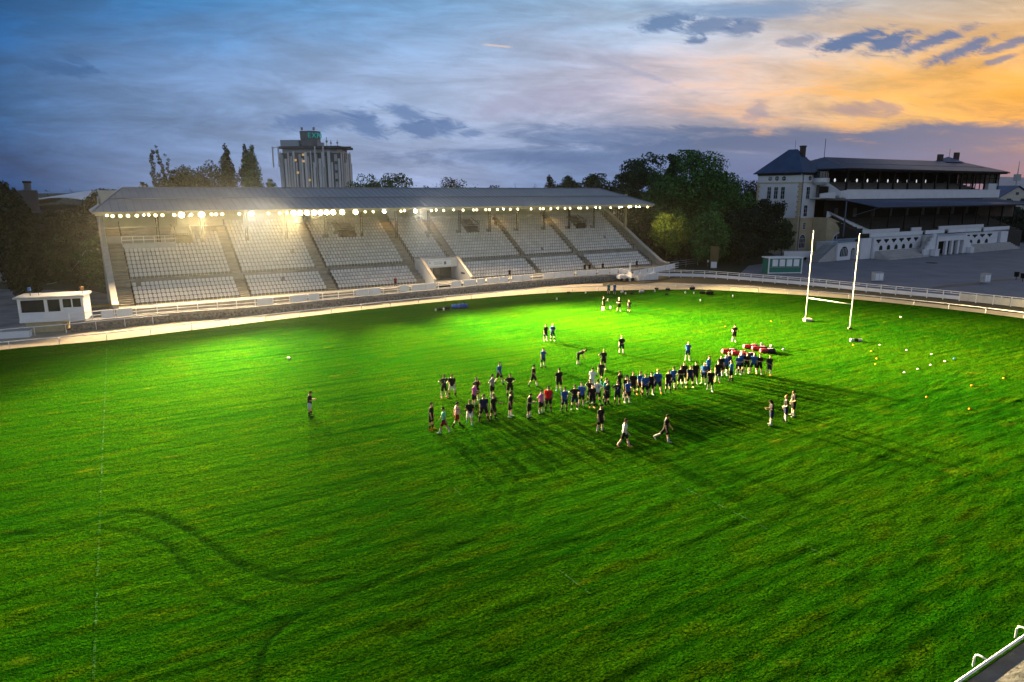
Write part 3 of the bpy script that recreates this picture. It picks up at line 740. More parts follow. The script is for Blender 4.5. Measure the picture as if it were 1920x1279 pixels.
b.build('roof_truss', mat('dark_green_steel', (.05, .06, .055), .6, var=.3), roof)
for c in POSTS:
    j = 8; z0 = UP[j][1] - .45
    b = MB(SF)
    for s in (-.16, .16): b.tube([(c + s, 12.0, z0), (c + s, 12.0, 15.6)], .085, 5)
    z = z0 + .3; sg = 1
    while z < 15.2: b.tube([(c - .16 * sg, 12, z), (c + .16 * sg, 12, z + .5)], .03, 4); sg = -sg; z += .5
    b.build('roof_post', M_black, stand)
for c, m in ((.2, M_grey), (SL - .2, mat('yellowish_steel', (.42, .36, .2), .6, var=.2))):
    MB(SF).box(c - .22, c + .22, 10.6, 11.1, 8.0, 15.2).build('corner_post', m, stand)
b = MB(SF)
for k in range(6): b.tube([(SL - .2, 12.2 + k * .8, 9.5 + k * .4), (SL - .2, 12.2 + k * .8, 14.6)], .05, 4)
b.build('side_grille', M_grey, stand)
# players' entrance set into the lower tier
M_render = mat('pale_render', (.62, .64, .66), .8, var=.12, scale=1)
por = MB(SF)
wp = [(-2.3, 0.9), (-2.3, 1.9), (2.6, 4.85), (4.9, 4.85), (4.9, 0.9)]
por.prism(wp, TUN[0] - .28, TUN[0] + .1).prism(wp, TUN[1] - .1, TUN[1] + .28)
por.box(TUN[0] + .1, TUN[1] - .1, 2.3, 4.9, 3.35, 4.83)
po = por.build('entrance_portal', M_render, stand)
cp = [(-2.4, 1.9), (2.55, 4.853), (4.9, 4.853), (4.9, 5.0), (2.5, 5.0), (-2.4, 2.06)]
MB(SF).prism(cp, TUN[0] - .34, TUN[0] + .16).prism(cp, TUN[1] - .16, TUN[1] + .34).build('portal_coping', mat('warm_coping', (.50, .45, .38), .85, var=.2), po)
sg = MB(SF).box(TUN[0] + .9, TUN[1] - 1.3, 2.2, 2.295, 3.62, 4.55).build('sign_board', mat('sign_white', (.72, .75, .82), .5, var=.05), po)
b = MB(SF); L0, L1 = TUN[0] + 2.0, TUN[0] + 3.5
for zz in (4.27, 3.98):
    x = L0
    while x < L1:
        w = rng.uniform(.06, .2); b.box(x, min(x + w, L1), 2.185, 2.199, zz - .045, zz + .045); x += w + .045
b.box(TUN[0] + 1.15, TUN[0] + 1.32, 2.185, 2.199, 4.1, 4.3)
b.build('small_lettering', mat('sign_grey_blue', (.16, .19, .28), .6, var=.1), sg)
MB(SF).box(TUN[0] + 3.85, TUN[0] + 4.25, 2.18, 2.199, 3.82, 4.32).build('emblem', mat('emblem_teal', (.05, .16, .2), .6, var=.5, scale=6), sg)
b = MB(SF).box(TUN[0] + .1, TUN[1] - .1, 4.6, 4.7, 1.19, 3.35)
dg = b.build('glass_door', gmat('smoked_glass', (.012, .02, .018)), po)
b = MB(SF)
for x in (TUN[0] + .15, TUN[0] + 1.6, TUN[0] + 3.0, TUN[0] + 4.3, TUN[1] - .2): b.box(x, x + .09, 4.5, 4.597, 1.19, 3.34)
b.box(TUN[0] + .1, TUN[1] - .1, 4.48, 4.56, 3.2, 3.345)
b.build('door_frame', M_black, dg)
MB(SF).box(TUN[0] + .1, TUN[1] - .1, -2.2, 4.5, 1.0, 1.188).build('portal_floor', M_conc, po)
MB(SF).box(TUN[1] - .13, TUN[1] - .103, -.4, .9, 2.25, 2.55).build('direction_plate', mat('plate_navy', (.03, .05, .09), .5, var=.4, scale=8), po)

# -------------------------------------------------------------- floodlights
M_house = mat('lamp_housing', (.08, .08, .08), .5, var=.2)
M_lens = emat('lit_lens', (1.0, 0.80, 0.42), 60.0)
M_lensm = emat('lit_lens_pale', (1.0, .78, .36), 5.0)
M_lensw = emat('lit_lens_white', (1.0, 0.93, 0.78), 70.0)
FLX = [(200, 0), (210.5, 1), (225, 1), (239.5, 1), (256, 1), (269, 0), (278.5, 0), (291, 1), (304, 1), (326, 1), (340, 2), (358, 1), (377.5, 2), (396, 1), (404.6, 1), (416, 1), (448, 1), (471, 3), (502.5, 1), (524, 1), (537, 1),
       (550, 2), (562, 2), (575, 2), (588, 2), (600, 2), (612, 2), (624, 2), (641, 2), (666, 2), (684, 1), (699, 1), (719.5, 3), (751, 1), (758, 0), (778, 3), (808, 1), (817, 0), (831, 1), (850, 0), (867.5, 1), (887, 1), (893, 1),
       (910, 1), (917, 1), (932, 1), (943, 0), (956, 1), (970, 1), (995, 1), (1012, 1), (1018, 1), (1032, 1), (1045, 0), (1058.5, 1), (1068, 1), (1084, 1), (1088, 1), (1100, 1), (1116, 0), (1124, 1), (1144, 1), (1160, 1), (1164, 0), (1178, 0), (1182, 0), (1192, 0), (1198, 0), (1213, 1)]
KIND = {0: (.12, M_lens, 'small warm floodlight', .35), 1: (.23, M_lensm, 'warm round floodlight', 1.0), 2: (.38, M_lens, 'large dazzling warm floodlight', 5.2), 3: (.28, M_lensw, 'bright white floodlight', 2.2)}
PW = 370000.0
proto = {}
def spot(parent, power, aim, colr, size=100, blend=.9, rad=.25):
    l = bpy.data.lights.new('lamp_light', 'SPOT'); l.energy = power; l.spot_size = R(size); l.spot_blend = blend; l.shadow_soft_size = rad; l.color = colr
    o = bpy.data.objects.new('lamp_light', l); col.objects.link(o); o.parent = parent
    o.location = (0, -.45, -.05)
    o.rotation_euler = Vector(aim).to_track_quat('-Z', 'Y').to_euler()
    return o
zone = [(430, 'left end of the eave'), (545, 'left half of the stand eave'), (675, 'eave above the third seating block'), (900, 'eave above the entrance'), (1300, 'right end of the eave')]
for (u, k) in FLX:
    rad, ml, nm, pw = KIND[k]
    a = al_at(u, EV - .05, 12.95)
    t = thing('floodlight', None, 'floodlight', SF(a, EV + .0, 12.78 if k != 0 else 12.85), None, SA)
    zn = next(z for lim, z in zone if u < lim)
    tag(t, '%s hung under the %s' % (nm, zn), group='%ss under the %s' % (nm, zn))
    if k not in proto:
        tl = 0.30  # tilt down
        def ring(y, r, n=14): return [(r * math.cos(2 * math.pi * j / n), y * math.cos(tl) + r * math.sin(2 * math.pi * j / n) * math.sin(tl), -(-y) * math.sin(tl) * 1 + r * math.sin(2 * math.pi * j / n) * math.cos(tl)) for j in range(n)]
        def solid(rs, n=14):
            b = MB(); V = [p for y, r in rs for p in ring(y, r)]; F = []
            for i in range(len(rs) - 1):
                for j in range(n): F.append((i * n + j, i * n + (j + 1) % n, (i + 1) * n + (j + 1) % n, (i + 1) * n + j))
            F.append(tuple(range(n))[::-1]); F.append(tuple(range((len(rs) - 1) * n, len(rs) * n))); b.raw(V, F); return b
        h = solid([(-.20, rad * 1.08), (-.16, rad * 1.08), (0.02, rad * .7), (.14, rad * .5)]).build('housing', M_house, None, smooth=False)
        le = solid([(-.204, rad * .96), (-.26, rad * .8), (-.29, rad * .35)]).build('lens', ml, None, smooth=True)
        b = MB().box(-.04, .04, -.04, .04, .05, .36); br = b.build('bracket', M_grey, None)
        proto[k] = [h, le, br]
        parts = proto[k]
    else:
        parts = []
        for q in proto[k]: c = q.copy(); col.objects.link(c); parts.append(c)
    for q in parts: q.parent = t
    cl = (1.0, .74, .32) if k != 3 else (1.0, .9, .7)
    if k == 2: aim = ({550: -.5, 562: -.55, 575: .05, 588: .38, 600: .62, 612: -.8, 624: .2, 641: .7, 666: 0.5}.get(u, 0), -1, -.175)
    else: aim = (rng.uniform(-.3, .3) + (-.1 if u > 900 else 0), -1, -.22 if u < 700 else -.18)
    spot(t, PW * pw * (1.0 if k == 3 else {550: .4, 562: 1.7, 575: 1.5, 588: 2.4, 600: 2.6, 612: .4, 624: 1.2, 641: 1.7, 666: 1.3}.get(u, .3) if k == 2 else .32 if u < 700 else .46), aim, cl, size=34 if k == 2 else 40, blend=1.0)
    if u == 1213: spot(t, 4500.0, (9.3, 3.6, -4.2), (1.0, .8, .35), size=46, blend=.8)
    if k == 1: spot(t, 11500.0 if u < 700 else 8000.0 if u < 950 else 2200.0, (0, -1, -.62), (1.0, .72, .40), size=125, blend=1.0)
# lamps fixed under the roof over the stair heads
for i, a in enumerate((1.6, 16.4, 29.0, 44.0, 52.2, BLK[5][0] - .8, BLK[6][0] - .8, SL - 1.2)):
    t = thing('bulkhead_lamp', 'amber lamp under the roof above stair %s from the left' % ['one', 'two', 'three', 'four', 'five', 'six', 'seven', 'eight'][i], 'lamp', SF(a, 13.6, 14.6), 'amber lamps under the grandstand roof', SA)
    MB().box(-.15, .15, -.1, .1, .0, .14).build('housing', M_house, None).parent = t
    MB().box(-.12, .12, -.08, .08, -.06, -.004).build('lens', MATS.get('amber_lens') or emat('amber_lens', (1, .6, .2), 6.0), None).parent = t
    l = bpy.data.lights.new('lamp_light', 'SPOT'); l.energy = 900 * (1.0 if i else .4); l.spot_size = R(75); l.spot_blend = .8; l.color = (1, .55, .15); l.shadow_soft_size = .2
    o = bpy.data.objects.new('lamp_light', l); col.objects.link(o); o.parent = t; o.location = (0, 0, -.15)
# ------------------------------------------------------------------- trees
M_bark = mat('bark', (.10, .08, .06), .95, var=.4, scale=3, bump=.6)
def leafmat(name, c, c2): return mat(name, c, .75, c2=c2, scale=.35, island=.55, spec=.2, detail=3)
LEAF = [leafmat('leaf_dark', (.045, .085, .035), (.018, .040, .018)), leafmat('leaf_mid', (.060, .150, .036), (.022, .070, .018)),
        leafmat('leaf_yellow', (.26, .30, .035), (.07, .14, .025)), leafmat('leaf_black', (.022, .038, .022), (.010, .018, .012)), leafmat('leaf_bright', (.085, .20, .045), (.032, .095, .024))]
def tree(u, vtop, Y, wpx, label, leaf=0, shape='round', base=.22, n=3800, ls=.42, seed=0, name='broadleaf_tree', group=None):
    g = np.random.default_rng(seed + 101)
    top = Q(u, vtop, Y); H = top.z; rad = wpx / 2 * (Y * _c + 3.4) / FPX
    t = thing(name, label, 'tree', (top.x, Y, -.15), group)
    zb = H * base
    # clumps through the crown
    nb = 60 if shape == 'round' else 60; n = int(n * 2.6); ls *= .70
    cl = []
    if shape == 'round':
        while len(cl) < nb:
            p = g.uniform(-1, 1, 3)
            r = np.linalg.norm(p)
            if r > 1: continue
            f = .55 + .5 * g.random()
            p = p / max(r, .15) * f * min(1, r + .5)
            zz = zb + (H - zb) * (.50 + .48 * p[2])
            cl.append((p[0] * rad * .82, p[1] * rad * .82, min(zz, H - rad * .2), rad * g.uniform(.20, .36)))
        cl.append((g.uniform(-.2, .2) * rad, 0, H - rad * .22, rad * .24))
    elif shape == 'poplar':
        for i in range(nb):
            f = (i + .5) / nb; rr = rad * (math.sin(math.pi * min(1, f * .82 + .16)) ** .7)
            an = g.uniform(0, 6.28); q = g.uniform(.15, .75)
            cl.append((math.cos(an) * rr * q, math.sin(an) * rr * q, zb + (H - zb - .5) * f, max(.35, rr * g.uniform(.45, .75))))
    elif shape == 'ragged':
        tips = [(-.55, .96), (.02, 1.0), (.6, .93), (-.85, .62), (.85, .55), (0.3, .8)]
        for tx, th in tips:
            for i in range(20):
                f = (i + .3) / 20; x = tx * rad * (.35 + .65 * f)
                cl.append((x + g.normal(0, rad * .06), g.normal(0, rad * .25), zb * .8 + (H * th - zb * .8 - .4) * f, rad * .24 * (1.35 - .95 * f) * g.uniform(.8, 1.3)))
    cl = np.array(cl)
    w = cl[:, 3] ** 2; pick = g.choice(len(cl), n, p=w / w.sum())
    d = g.normal(size=(n, 3)); d /= np.linalg.norm(d, axis=1)[:, None]
    rr = cl[pick, 3] * (.45 + .65 * g.random(n) ** .6)
    C = cl[pick, :3] + d * rr[:, None] * np.array([1.0, 1.0, .85 if shape == 'round' else 1.5])
    C[:, 2] = np.minimum(C[:, 2], H)
    nrm = d + g.normal(size=(n, 3)) * .7; nrm /= np.linalg.norm(nrm, axis=1)[:, None]
    a = np.cross(nrm, g.normal(size=(n, 3))); a /= np.linalg.norm(a, axis=1)[:, None]; b = np.cross(nrm, a)
    s = (ls * g.uniform(.55, 1.25, n))[:, None]
    bend = nrm * s * .25
    V = np.stack([C - a * s, C - b * s * .55 + bend, C + a * s, C + b * s * .55 + bend], 1).reshape(-1, 3)
    me = bpy.data.meshes.new('crown'); nn = 4 * n
    me.vertices.add(nn); me.vertices.foreach_set('co', V.ravel())
    me.loops.add(nn); me.loops.foreach_set('vertex_index', np.arange(nn, dtype=np.int32))
    me.polygons.add(n); me.polygons.foreach_set('loop_start', np.arange(0, nn, 4, dtype=np.int32)); me.polygons.foreach_set('loop_total', np.full(n, 4, dtype=np.int32))
    me.update(calc_edges=True); me.materials.append(LEAF[leaf])
    o = bpy.data.objects.new('crown', me); col.objects.link(o); o.parent = t
    L = Frame((top.x, Y, -.15), 0)
    m = MB(L); hh = H * .62
    m.tube([(0, 0, 0), (rad * .03, 0, zb), (rad * .05, 0, hh)], max(.16, H * .018), 7, r2=.08)
    for k in g.choice(len(cl), min(9, len(cl)), replace=False):
        c = cl[k]
        if c[2] > zb * 1.05: m.tube([(rad * .03, 0, min(zb + .2 * (c[2] - zb), hh)), (c[0] * .55, c[1] * .55, c[2] * .86), (c[0], c[1], c[2])], H * .007 + .04, 5, r2=.03)
    m.build('trunk', M_bark, t)
    return t
GR, GB, GL = 'trees to the right of the grandstand', 'trees behind the grandstand roof', 'trees at the left of the grandstand'
TREES = [
 (1262, 287, 168, 60, 'tall dark crown showing behind the biggest tree, left of its top', 0, 'round', .25, 3600, .5, GR),
 (1210, 283, 178, 112, 'dark tall tree with a broken outline between stand roof and biggest tree', 0, 'round', .2, 5200, .5, GR),
 (1300, 279, 158, 158, 'biggest tree, broad dark green crown right of the grandstand', 1, 'round', .22, 9000, .46, GR),
 (1253, 398, 149, 78, 'small yellow green tree glowing in the lamplight by the stand corner', 2, 'round', .3, 3400, .36, GR),
 (1215, 420, 158, 90, 'dark low tree behind the yellow green tree', 3, 'round', .12, 3200, .42, GR),
 (1330, 395, 149, 110, 'rounded green tree in front of the biggest tree', 4, 'round', .12, 5200, .4, GR),
 (1375, 338, 172, 100, 'mid green tree just right of the biggest tree', 4, 'round', .15, 4600, .45, GR),
 (1405, 336, 205, 100, 'dark distant tree touching the pale tower block of the old stand', 0, 'round', .1, 3600, .5, GR),
 (1398, 390, 152, 120, 'wide dark tree overhanging the green and white cabin', 3, 'round', .14, 6000, .42, GR),
 (1442, 372, 158, 80, 'dark tree covering the lower end wall of the old stand', 3, 'round', .18, 4400, .42, GR),
 (1470, 410, 153, 44, 'slim small tree nearest the yellow stone base of the old stand', 0, 'round', .28, 2200, .36, GR),
 (1178, 322, 190, 78, 'dark tree rising just above the right end of the stand roof', 0, 'round', .2, 3600, .5, GB),
 (1031, 325, 212, 30, 'narrow upright pair of dark poplars above the stand roof', 3, 'poplar', .3, 1500, .5, GB),
 (1068, 326, 215, 56, 'rounded dark tree beside the narrow dark poplars', 0, 'round', .3, 2200, .5, GB),
 (1114, 325, 215, 66, 'broad dark tree second left of the stand roof end', 0, 'round', .3, 2600, .5, GB),
 (1150, 336, 220, 40, 'low dark tree between two taller ones at the stand roof end', 3, 'round', .3, 1500, .5, GB),
 (858, 332, 205, 84, 'thin feathery dark tree above the middle of the stand roof', 3, 'round', .4, 1500, .42, GB),
 (800, 346, 215, 40, 'lowest dark treetop barely above the middle of the stand roof', 3, 'round', .4, 800, .42, GB),
 (930, 345, 215, 46, 'small dark treetop right of the feathery tree', 3, 'round', .4, 900, .42, GB),
 (690, 325, 188, 76, 'bright green round tree just right of the concrete tower', 4, 'round', .4, 2400, .42, GB),
 (742, 324, 188, 80, 'green round tree with a domed top, second right of the tower', 1, 'round', .4, 2400, .42, GB),
 (293, 264, 150, 46, 'ragged tall poplar with several spiky tops', 0, 'ragged', .3, 4200, .38, GB),
 (421, 267, 155, 32, 'slender pointed poplar, middle of the tall ones', 0, 'poplar', .3, 3000, .38, GB),
 (458, 268, 156, 26, 'forked poplar left top', 0, 'poplar', .3, 2400, .38, GB),
 (470, 267, 154, 40, 'widest tall poplar nearest the concrete tower', 1, 'poplar', .25, 3400, .38, GB),
 (352, 308, 156, 92, 'rounded tree between the ragged poplar and the slender one', 0, 'round', .4, 2600, .4, GB),
 (390, 299, 160, 84, 'taller rounded tree left of the slender poplar', 0, 'round', .4, 2600, .4, GB),
 (326, 318, 154, 30, 'small bush-like treetop right of the ragged poplar', 3, 'round', .4, 1300, .4, GB),
 (506, 334, 165, 26, 'small pale green treetop against the tower side', 4, 'round', .5, 900, .36, GB),
 (266, 340, 158, 36, 'low dark treetop left of the ragged poplar', 3, 'round', .4, 1300, .4, GB),
 (196, 353, 128, 100, 'dark flat topped tree beside the left end of the roof', 3, 'round', .3, 5000, .4, GL),
 (150, 385, 118, 110, 'dark tree in front of the white curved hall roof', 3, 'round', .2, 5600, .4, GL),
 (192, 425, 104, 92, 'green bushy tree close to the left end wall of the stand', 1, 'round', .16, 5200, .36, GL),
 (130, 438, 108, 90, 'green dark tree behind the paved yard, leftmost of the low ones', 0, 'round', .14, 4800, .38, GL),
 (100, 392, 135, 60, 'small dark tree left of the curved hall roof', 3, 'round', .2, 2600, .42, GL),
 (8, 335, 100, 70, 'black tall tree cut by the left edge of the picture', 3, 'poplar', .1, 5200, .45, GL),
 (30, 372, 112, 70, 'black shaggy tree beside the tall one at the left edge', 3, 'round', .1, 4200, .45, GL),
 (1895, 388, 236, 90, 'dark tree beyond the right end of the old stand', 3, 'round', .05, 3200, .55, GR),
 (1858, 385, 232, 50, 'low dark tree touching the right end of the white balcony', 3, 'round', .05, 2200, .5, GR),
 (1905, 420, 222, 80, 'low dark tree below the canopy at the right edge', 3, 'round', .05, 2600, .5, GR)]
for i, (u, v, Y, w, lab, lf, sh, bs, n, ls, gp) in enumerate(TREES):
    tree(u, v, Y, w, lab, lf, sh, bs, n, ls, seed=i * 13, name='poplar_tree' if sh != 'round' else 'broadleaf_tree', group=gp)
# undergrowth: one uncounted mass of leaves under the trees
def undergrowth(name, label, pts, hgt, n, leaf, seed):
    g = np.random.default_rng(seed); b = MB(); V = []; F = []
    seg = [(Vector(p), Vector(q)) for p, q in zip(pts, pts[1:])]; L = np.array([(q - p).length for p, q in seg])
    for k in range(n):
        p, q = seg[g.choice(len(seg), p=L / L.sum())]; c = p.lerp(q, g.random()); h = hgt * (0.7 + 0.5 * math.sin(c.x * .7) * math.sin(c.x * .23 + 1)) * g.random() ** .7
        c = Vector((c.x + g.normal(0, 1.2), c.y + g.normal(0, 1.2), max(0.0, h)))
        d1 = Vector(g.normal(size=3)).normalized(); d2 = d1.orthogonal().normalized(); s = .5 * g.uniform(.5, 1.2); i = len(V)
        V += [c - d1 * s, c - d2 * s * .6, c + d1 * s, c + d2 * s * .6]; F.append((i, i + 1, i + 2, i + 3))
    b.raw(V, F); o = b.build(name, LEAF[leaf], recalc=False); tag(o, label, 'undergrowth', kind='stuff')
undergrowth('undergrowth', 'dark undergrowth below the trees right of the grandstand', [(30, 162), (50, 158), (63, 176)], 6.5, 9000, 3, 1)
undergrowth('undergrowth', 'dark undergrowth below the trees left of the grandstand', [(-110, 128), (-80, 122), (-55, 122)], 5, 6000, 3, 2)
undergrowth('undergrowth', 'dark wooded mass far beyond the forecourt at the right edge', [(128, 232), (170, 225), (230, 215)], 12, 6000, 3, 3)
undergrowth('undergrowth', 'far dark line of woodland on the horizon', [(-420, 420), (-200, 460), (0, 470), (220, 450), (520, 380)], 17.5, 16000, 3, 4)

# ----------------------------------------------------- old stand at right
C0 = P(1490, 478); BF = Frame((C0.x, C0.y, 0), R(31))
old = thing('old_racecourse_stand', 'old two tier racecourse stand with hipped blue roofs and a pale end tower', 'building', (C0.x, C0.y, 0))
M_wall = mat('pale_plaster', (.66, .68, .72), .85, var=.14, scale=.5, detail=7)
M_buff = mat('buff_stone', (.50, .41, .26), .9, c2=(.38, .31, .20), scale=.7, detail=6)
M_slate = mat('blue_slate', (.04, .09, .21), .5, c2=(.022, .05, .12), scale=.5, spec=.3)
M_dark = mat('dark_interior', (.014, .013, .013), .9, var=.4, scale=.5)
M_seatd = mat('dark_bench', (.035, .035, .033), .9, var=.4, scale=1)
M_lead = mat('lead_grey', (.09, .12, .18), .5, var=.2)
M_wfr = mat('window_white', (.55, .58, .62), .6, var=.1)
TW, TD, TZ = 6.2, 13.2, 20.3
b = MB(BF).box(0, TW, 0, TD, 9.05, TZ)
tw = b.build('tower_wall', M_wall, old)
MB(BF).box(-.06, TW - .0, -.06, TD + .06, -.2, 9.05).build('stone_base', M_buff, old)
b = MB(BF)
for z in np.arange(9.2, 17.6, .62):
    k = int(round((z - 9.2) / .62)) % 2; w = .55 if k else .85
    for (a, d) in ((0, 0), (0, TD)):
        s = 1 if d == 0 else -1
        b.box(a - .05, a + w, min(d - .05 * s, d + w * s), max(d - .05 * s, d + w * s), z, z + .56)
b.build('quoins', M_buff, old)
MB(BF).box(-.14, TW, -.14, TD + .14, 17.75, 18.0).box(-.10, TW, -.1, TD + .1, 8.9, 9.2).build('string_course', M_buff, old)
b = MB(BF)
for k in range(28): b.box(-.5, -.02, .2 + k * .47, .38 + k * .47, TZ - .55, TZ - .1)
for k in range(11): b.box(.2 + k * .47, .38 + k * .47, -.5, -.02, TZ - .55, TZ - .1)
b.build('eave_bracket', mat('dark_wood', (.10, .08, .06), .8, var=.3), old)
def slate_roof(pts, faces, name='roof', mt=None, seam=1.0):
    b = MB(BF); n = len(pts)
    b.hull(pts + [(x, y, z - .15) for x, y, z in pts], faces + [tuple(i + n for i in f[::-1]) for f in faces])
    return b.build(name, mt or M_slate, old)
e = .85
tr = slate_roof([(-e, -e, TZ), (TW + e, -e, TZ), (TW + e, TD + e, TZ), (-e, TD + e, TZ), (TW / 2 + .3, 4.4, 26.2), (TW / 2 + .3, 7.0, 26.2)], [(0, 1, 4), (1, 2, 5, 4), (2, 3, 5), (3, 0, 4, 5)])
b = MB(BF)
for k in range(30):
    d = -e + .3 + k * .48; f = min(1, max(0, (d + e) / (4.4 + e)), max(0, (TD + e - d) / (TD + e - 7.0)))
    b.tube([(-e, d, TZ + .03), (-e + (TW / 2 + .3 + e) * f, d, TZ + (26.2 - TZ) * f + .03)], .05, 4)
for k in range(16):
    a = -e + .25 + k * .48; h = TW / 2 + .3; f = min((a + e) / (h + e), (TW + e - a) / (TW + e - h)); f = max(0, min(1, f))
    b.tube([(a, -e, TZ + .03), (a, -e + (4.4 + e) * f, TZ + (26.2 - TZ) * f + .03)], .05, 4)
b.build('standing_seam', M_lead, tr)
MB(BF).box(-e - .02, TW, -e - .1, -e - .003, TZ - .2, TZ + .03).box(-e - .1, -e - .003, -e - .1, TD + e, TZ - .2, TZ + .03).build('gutter', M_dark, tr)
MB(BF).box(3.2, 4.3, 2.6, 3.6, 24.2, 27.0).box(3.1, 4.4, 2.5, 3.7, 26.7, 27.0).build('chimney', mat('soot_brick', (.07, .05, .045), .9, var=.4, scale=3), tr)
MB(BF).tube([(3.2, 5.0, 26), (3.2, 5.0, 28.4)], .04, 5).build('lightning_rod', M_black, tr)
def window(kind, face, x, z, w, h, rec=.06):
    """one window on the end wall (face 'e', x = distance back) or on the front wall (face 'f', x = distance along)"""
    def bx(b, x0, x1, o0, o1, z0, z1):
        if face == 'e': b.box(-o1, -o0, x0, x1, z0, z1)
        else: b.box(x0, x1, -o1, -o0, z0, z1)
    off = .06 if z < 9 else 0.0
    fr = MB(BF); gl = MB(BF)
    if kind in ('arch', 'round'):
        k = 12; pts = []
        if kind == 'arch': pts = [(x - w / 2, z), (x + w / 2, z)] + [(x + w / 2 * math.cos(t), z + h - w / 2 + w / 2 * math.sin(t)) for t in (math.pi * j / k for j in range(k + 1))]
        else: pts = [(x + w / 2 * math.cos(t), z + w / 2 * math.sin(t)) for t in (2 * math.pi * j / 16 for j in range(16))]
        def pr(b, sc_, o0, o1):
            cx_ = x; cz = z + (h / 2 if kind == 'arch' else 0); q = [(cx_ + (p[0] - cx_) * sc_, cz + (p[1] - cz) * sc_) for p in pts]; n = len(q)
            mk = (lambda p, o: (-o, p[0], p[1])) if face == 'e' else (lambda p, o: (p[0], -o, p[1]))
            b.hull([mk(p, o0) for p in q] + [mk(p, o1) for p in q], [tuple(range(n)), tuple(range(n, 2 * n))[::-1]] + [(i, (i + 1) % n, n + (i + 1) % n, n + i) for i in range(n)])
        pr(fr, 1.14, off - .05, off + .05); pr(gl, 1.0, off + .0, off + .06)
        if kind == 'arch':
            for q in np.linspace(x - w / 2, x + w / 2, max(3, int(w / .5) + 1))[1:-1]: bx(fr, q - .035, q + .035, off + .055, off + .085, z, z + h * .9)
            for q in (.38, .7): bx(fr, x - w / 2, x + w / 2, off + .055, off + .085, z + h * q - .035, z + h * q + .035)
        else:
            bx(fr, x - .03, x + .03, off + .055, off + .085, z - w / 2, z + w / 2); bx(fr, x - w / 2, x + w / 2, off + .055, off + .085, z - .03, z + .03)
    else:
        bx(fr, x - w / 2 - .12, x + w / 2 + .12, off - .05, off + .045, z - .12, z + h + .12); bx(gl, x - w / 2, x + w / 2, off, off + .055, z, z + h)
        bx(fr, x - .03, x + .03, off + .05, off + .08, z, z + h)
        for q in (.33, .68): bx(fr, x - w / 2, x + w / 2, off + .05, off + .08, z + h * q - .03, z + h * q + .03)
    f = fr.build('window', M_wfr, old); gl.build('pane', M_glass, f)
for d in (5.1, 7.2, 9.3):
    window('round', 'e', d, 18.95, 1.15, 0); window('rect', 'e', d, 13.9, 1.05, 2.9); window('arch', 'e', d, 9.7, 1.2, 2.4)
window('round', 'f', 3.3, 18.95, 1.1, 0); window('rect', 'f', 3.0, 13.9, 1.2, 2.9); window('rect', 'f', 2.6, 9.6, 1.25, 2.7); window('rect', 'f', 2.6, 6.4, .9, 1.6); window('arch', 'f', 2.3, 1.7, 2.2, 3.3)
window('arch', 'e', 2.6, 2.0, 1.5, 3.0); window('rect', 'e', 6.0, 6.3, .9, 1.6)
MB(BF).tube([(-.12, -.25, 20.2), (.5, -.22, 19.6), (.55, -.22, -.1)], .09, 6).build('downpipe', M_lead, old)
# body of the stand
E1 = 83.2
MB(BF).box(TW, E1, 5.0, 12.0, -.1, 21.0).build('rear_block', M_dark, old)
b = MB(BF)
for k in range(12): b.box(8 + k * 6.1, 9.6 + k * 6.1, 4.9, 4.99, 17.2, 18.6)
b.build('rear_opening', mat('dim_plaster', (.12, .11, .10), .9, var=.3), old)
# upper tier
up = [(-7.0, 14.15)]; z = 14.3
for k in range(9): up += [(-6.4 + k * 1.2, z), (-6.4 + k * 1.2, z + .42)]; z += .42
up += [(4.95, z), (4.95, 13.6), (-7.0, 13.6)]
MB(BF).prism(up, TW + .1, E1).build('upper_terrace', mat('worn_terrace', (.16, .16, .155), .9, var=.35, scale=1), old)
MB(BF).box(8.5, E1 + .3, -7.3, -7.0, 13.9, 16.1).box(TW - 2.6, 8.5, -3.2, -2.9, 14.2, 15.2).hull([(TW - 2.6, -3.2, 14.2), (8.5, -7.3, 13.9), (8.5, -7.3, 16.1), (TW - 2.6, -3.2, 15.2), (TW - 2.6, -3.0, 14.2), (8.5, -7.0, 13.9), (8.5, -7.0, 16.1), (TW - 2.6, -3.0, 15.2)], [(0, 1, 2, 3), (7, 6, 5, 4), (0, 4, 5, 1), (1, 5, 6, 2), (2, 6, 7, 3), (3, 7, 4, 0)]).build('balcony_parapet', M_wall, old)
MB(BF).box(8.4, E1 + .4, -7.38, -6.92, 16.1, 16.24).build('parapet_coping', M_wfr, old)
MB(BF).box(TW - 2.6, TW + 1, -3.0, -.002, 13.95, 14.2).build('side_balcony', M_wall, old)
# solid flank with the sloping upper edge and the small oriel above it
MB(BF).hull([(TW + .1, -1.0, 14.2), (TW + .1, -6.9, 14.2), (TW + .1, -6.9, 15.6), (TW + .1, -.9, 19.0), (TW + .4, -1.0, 14.2), (TW + .4, -6.9, 14.2), (TW + .4, -6.9, 15.6), (TW + .4, -.9, 19.0)], [(0, 1, 2, 3), (7, 6, 5, 4), (0, 4, 5, 1), (1, 5, 6, 2), (2, 6, 7, 3), (3, 7, 4, 0)]).build('sloping_flank', M_wall, old)
fk = MB(BF).box(TW - .6, TW + .06, -3.4, -1.2, 14.3, 17.0).build('flank_opening', M_dark, old)
b = MB(BF).lathe((TW - .2, -1.2), [(1.1, 17.3), (2.0, 18.0), (2.0, 19.0)], 20); b.build('oriel', M_wall, old)
ol = MB(BF).lathe((TW - .2, -1.2), [(1.75, 19.0), (1.75, 20.6)], 16).build('oriel_glazing', M_glass, old)
b = MB(BF)
for k in range(16): t = 2 * math.pi * k / 16; b.tube([(TW - .2 + 1.8 * math.cos(t), -1.2 + 1.8 * math.sin(t), 19.0), (TW - .2 + 1.8 * math.cos(t), -1.2 + 1.8 * math.sin(t), 20.7)], .06, 4)
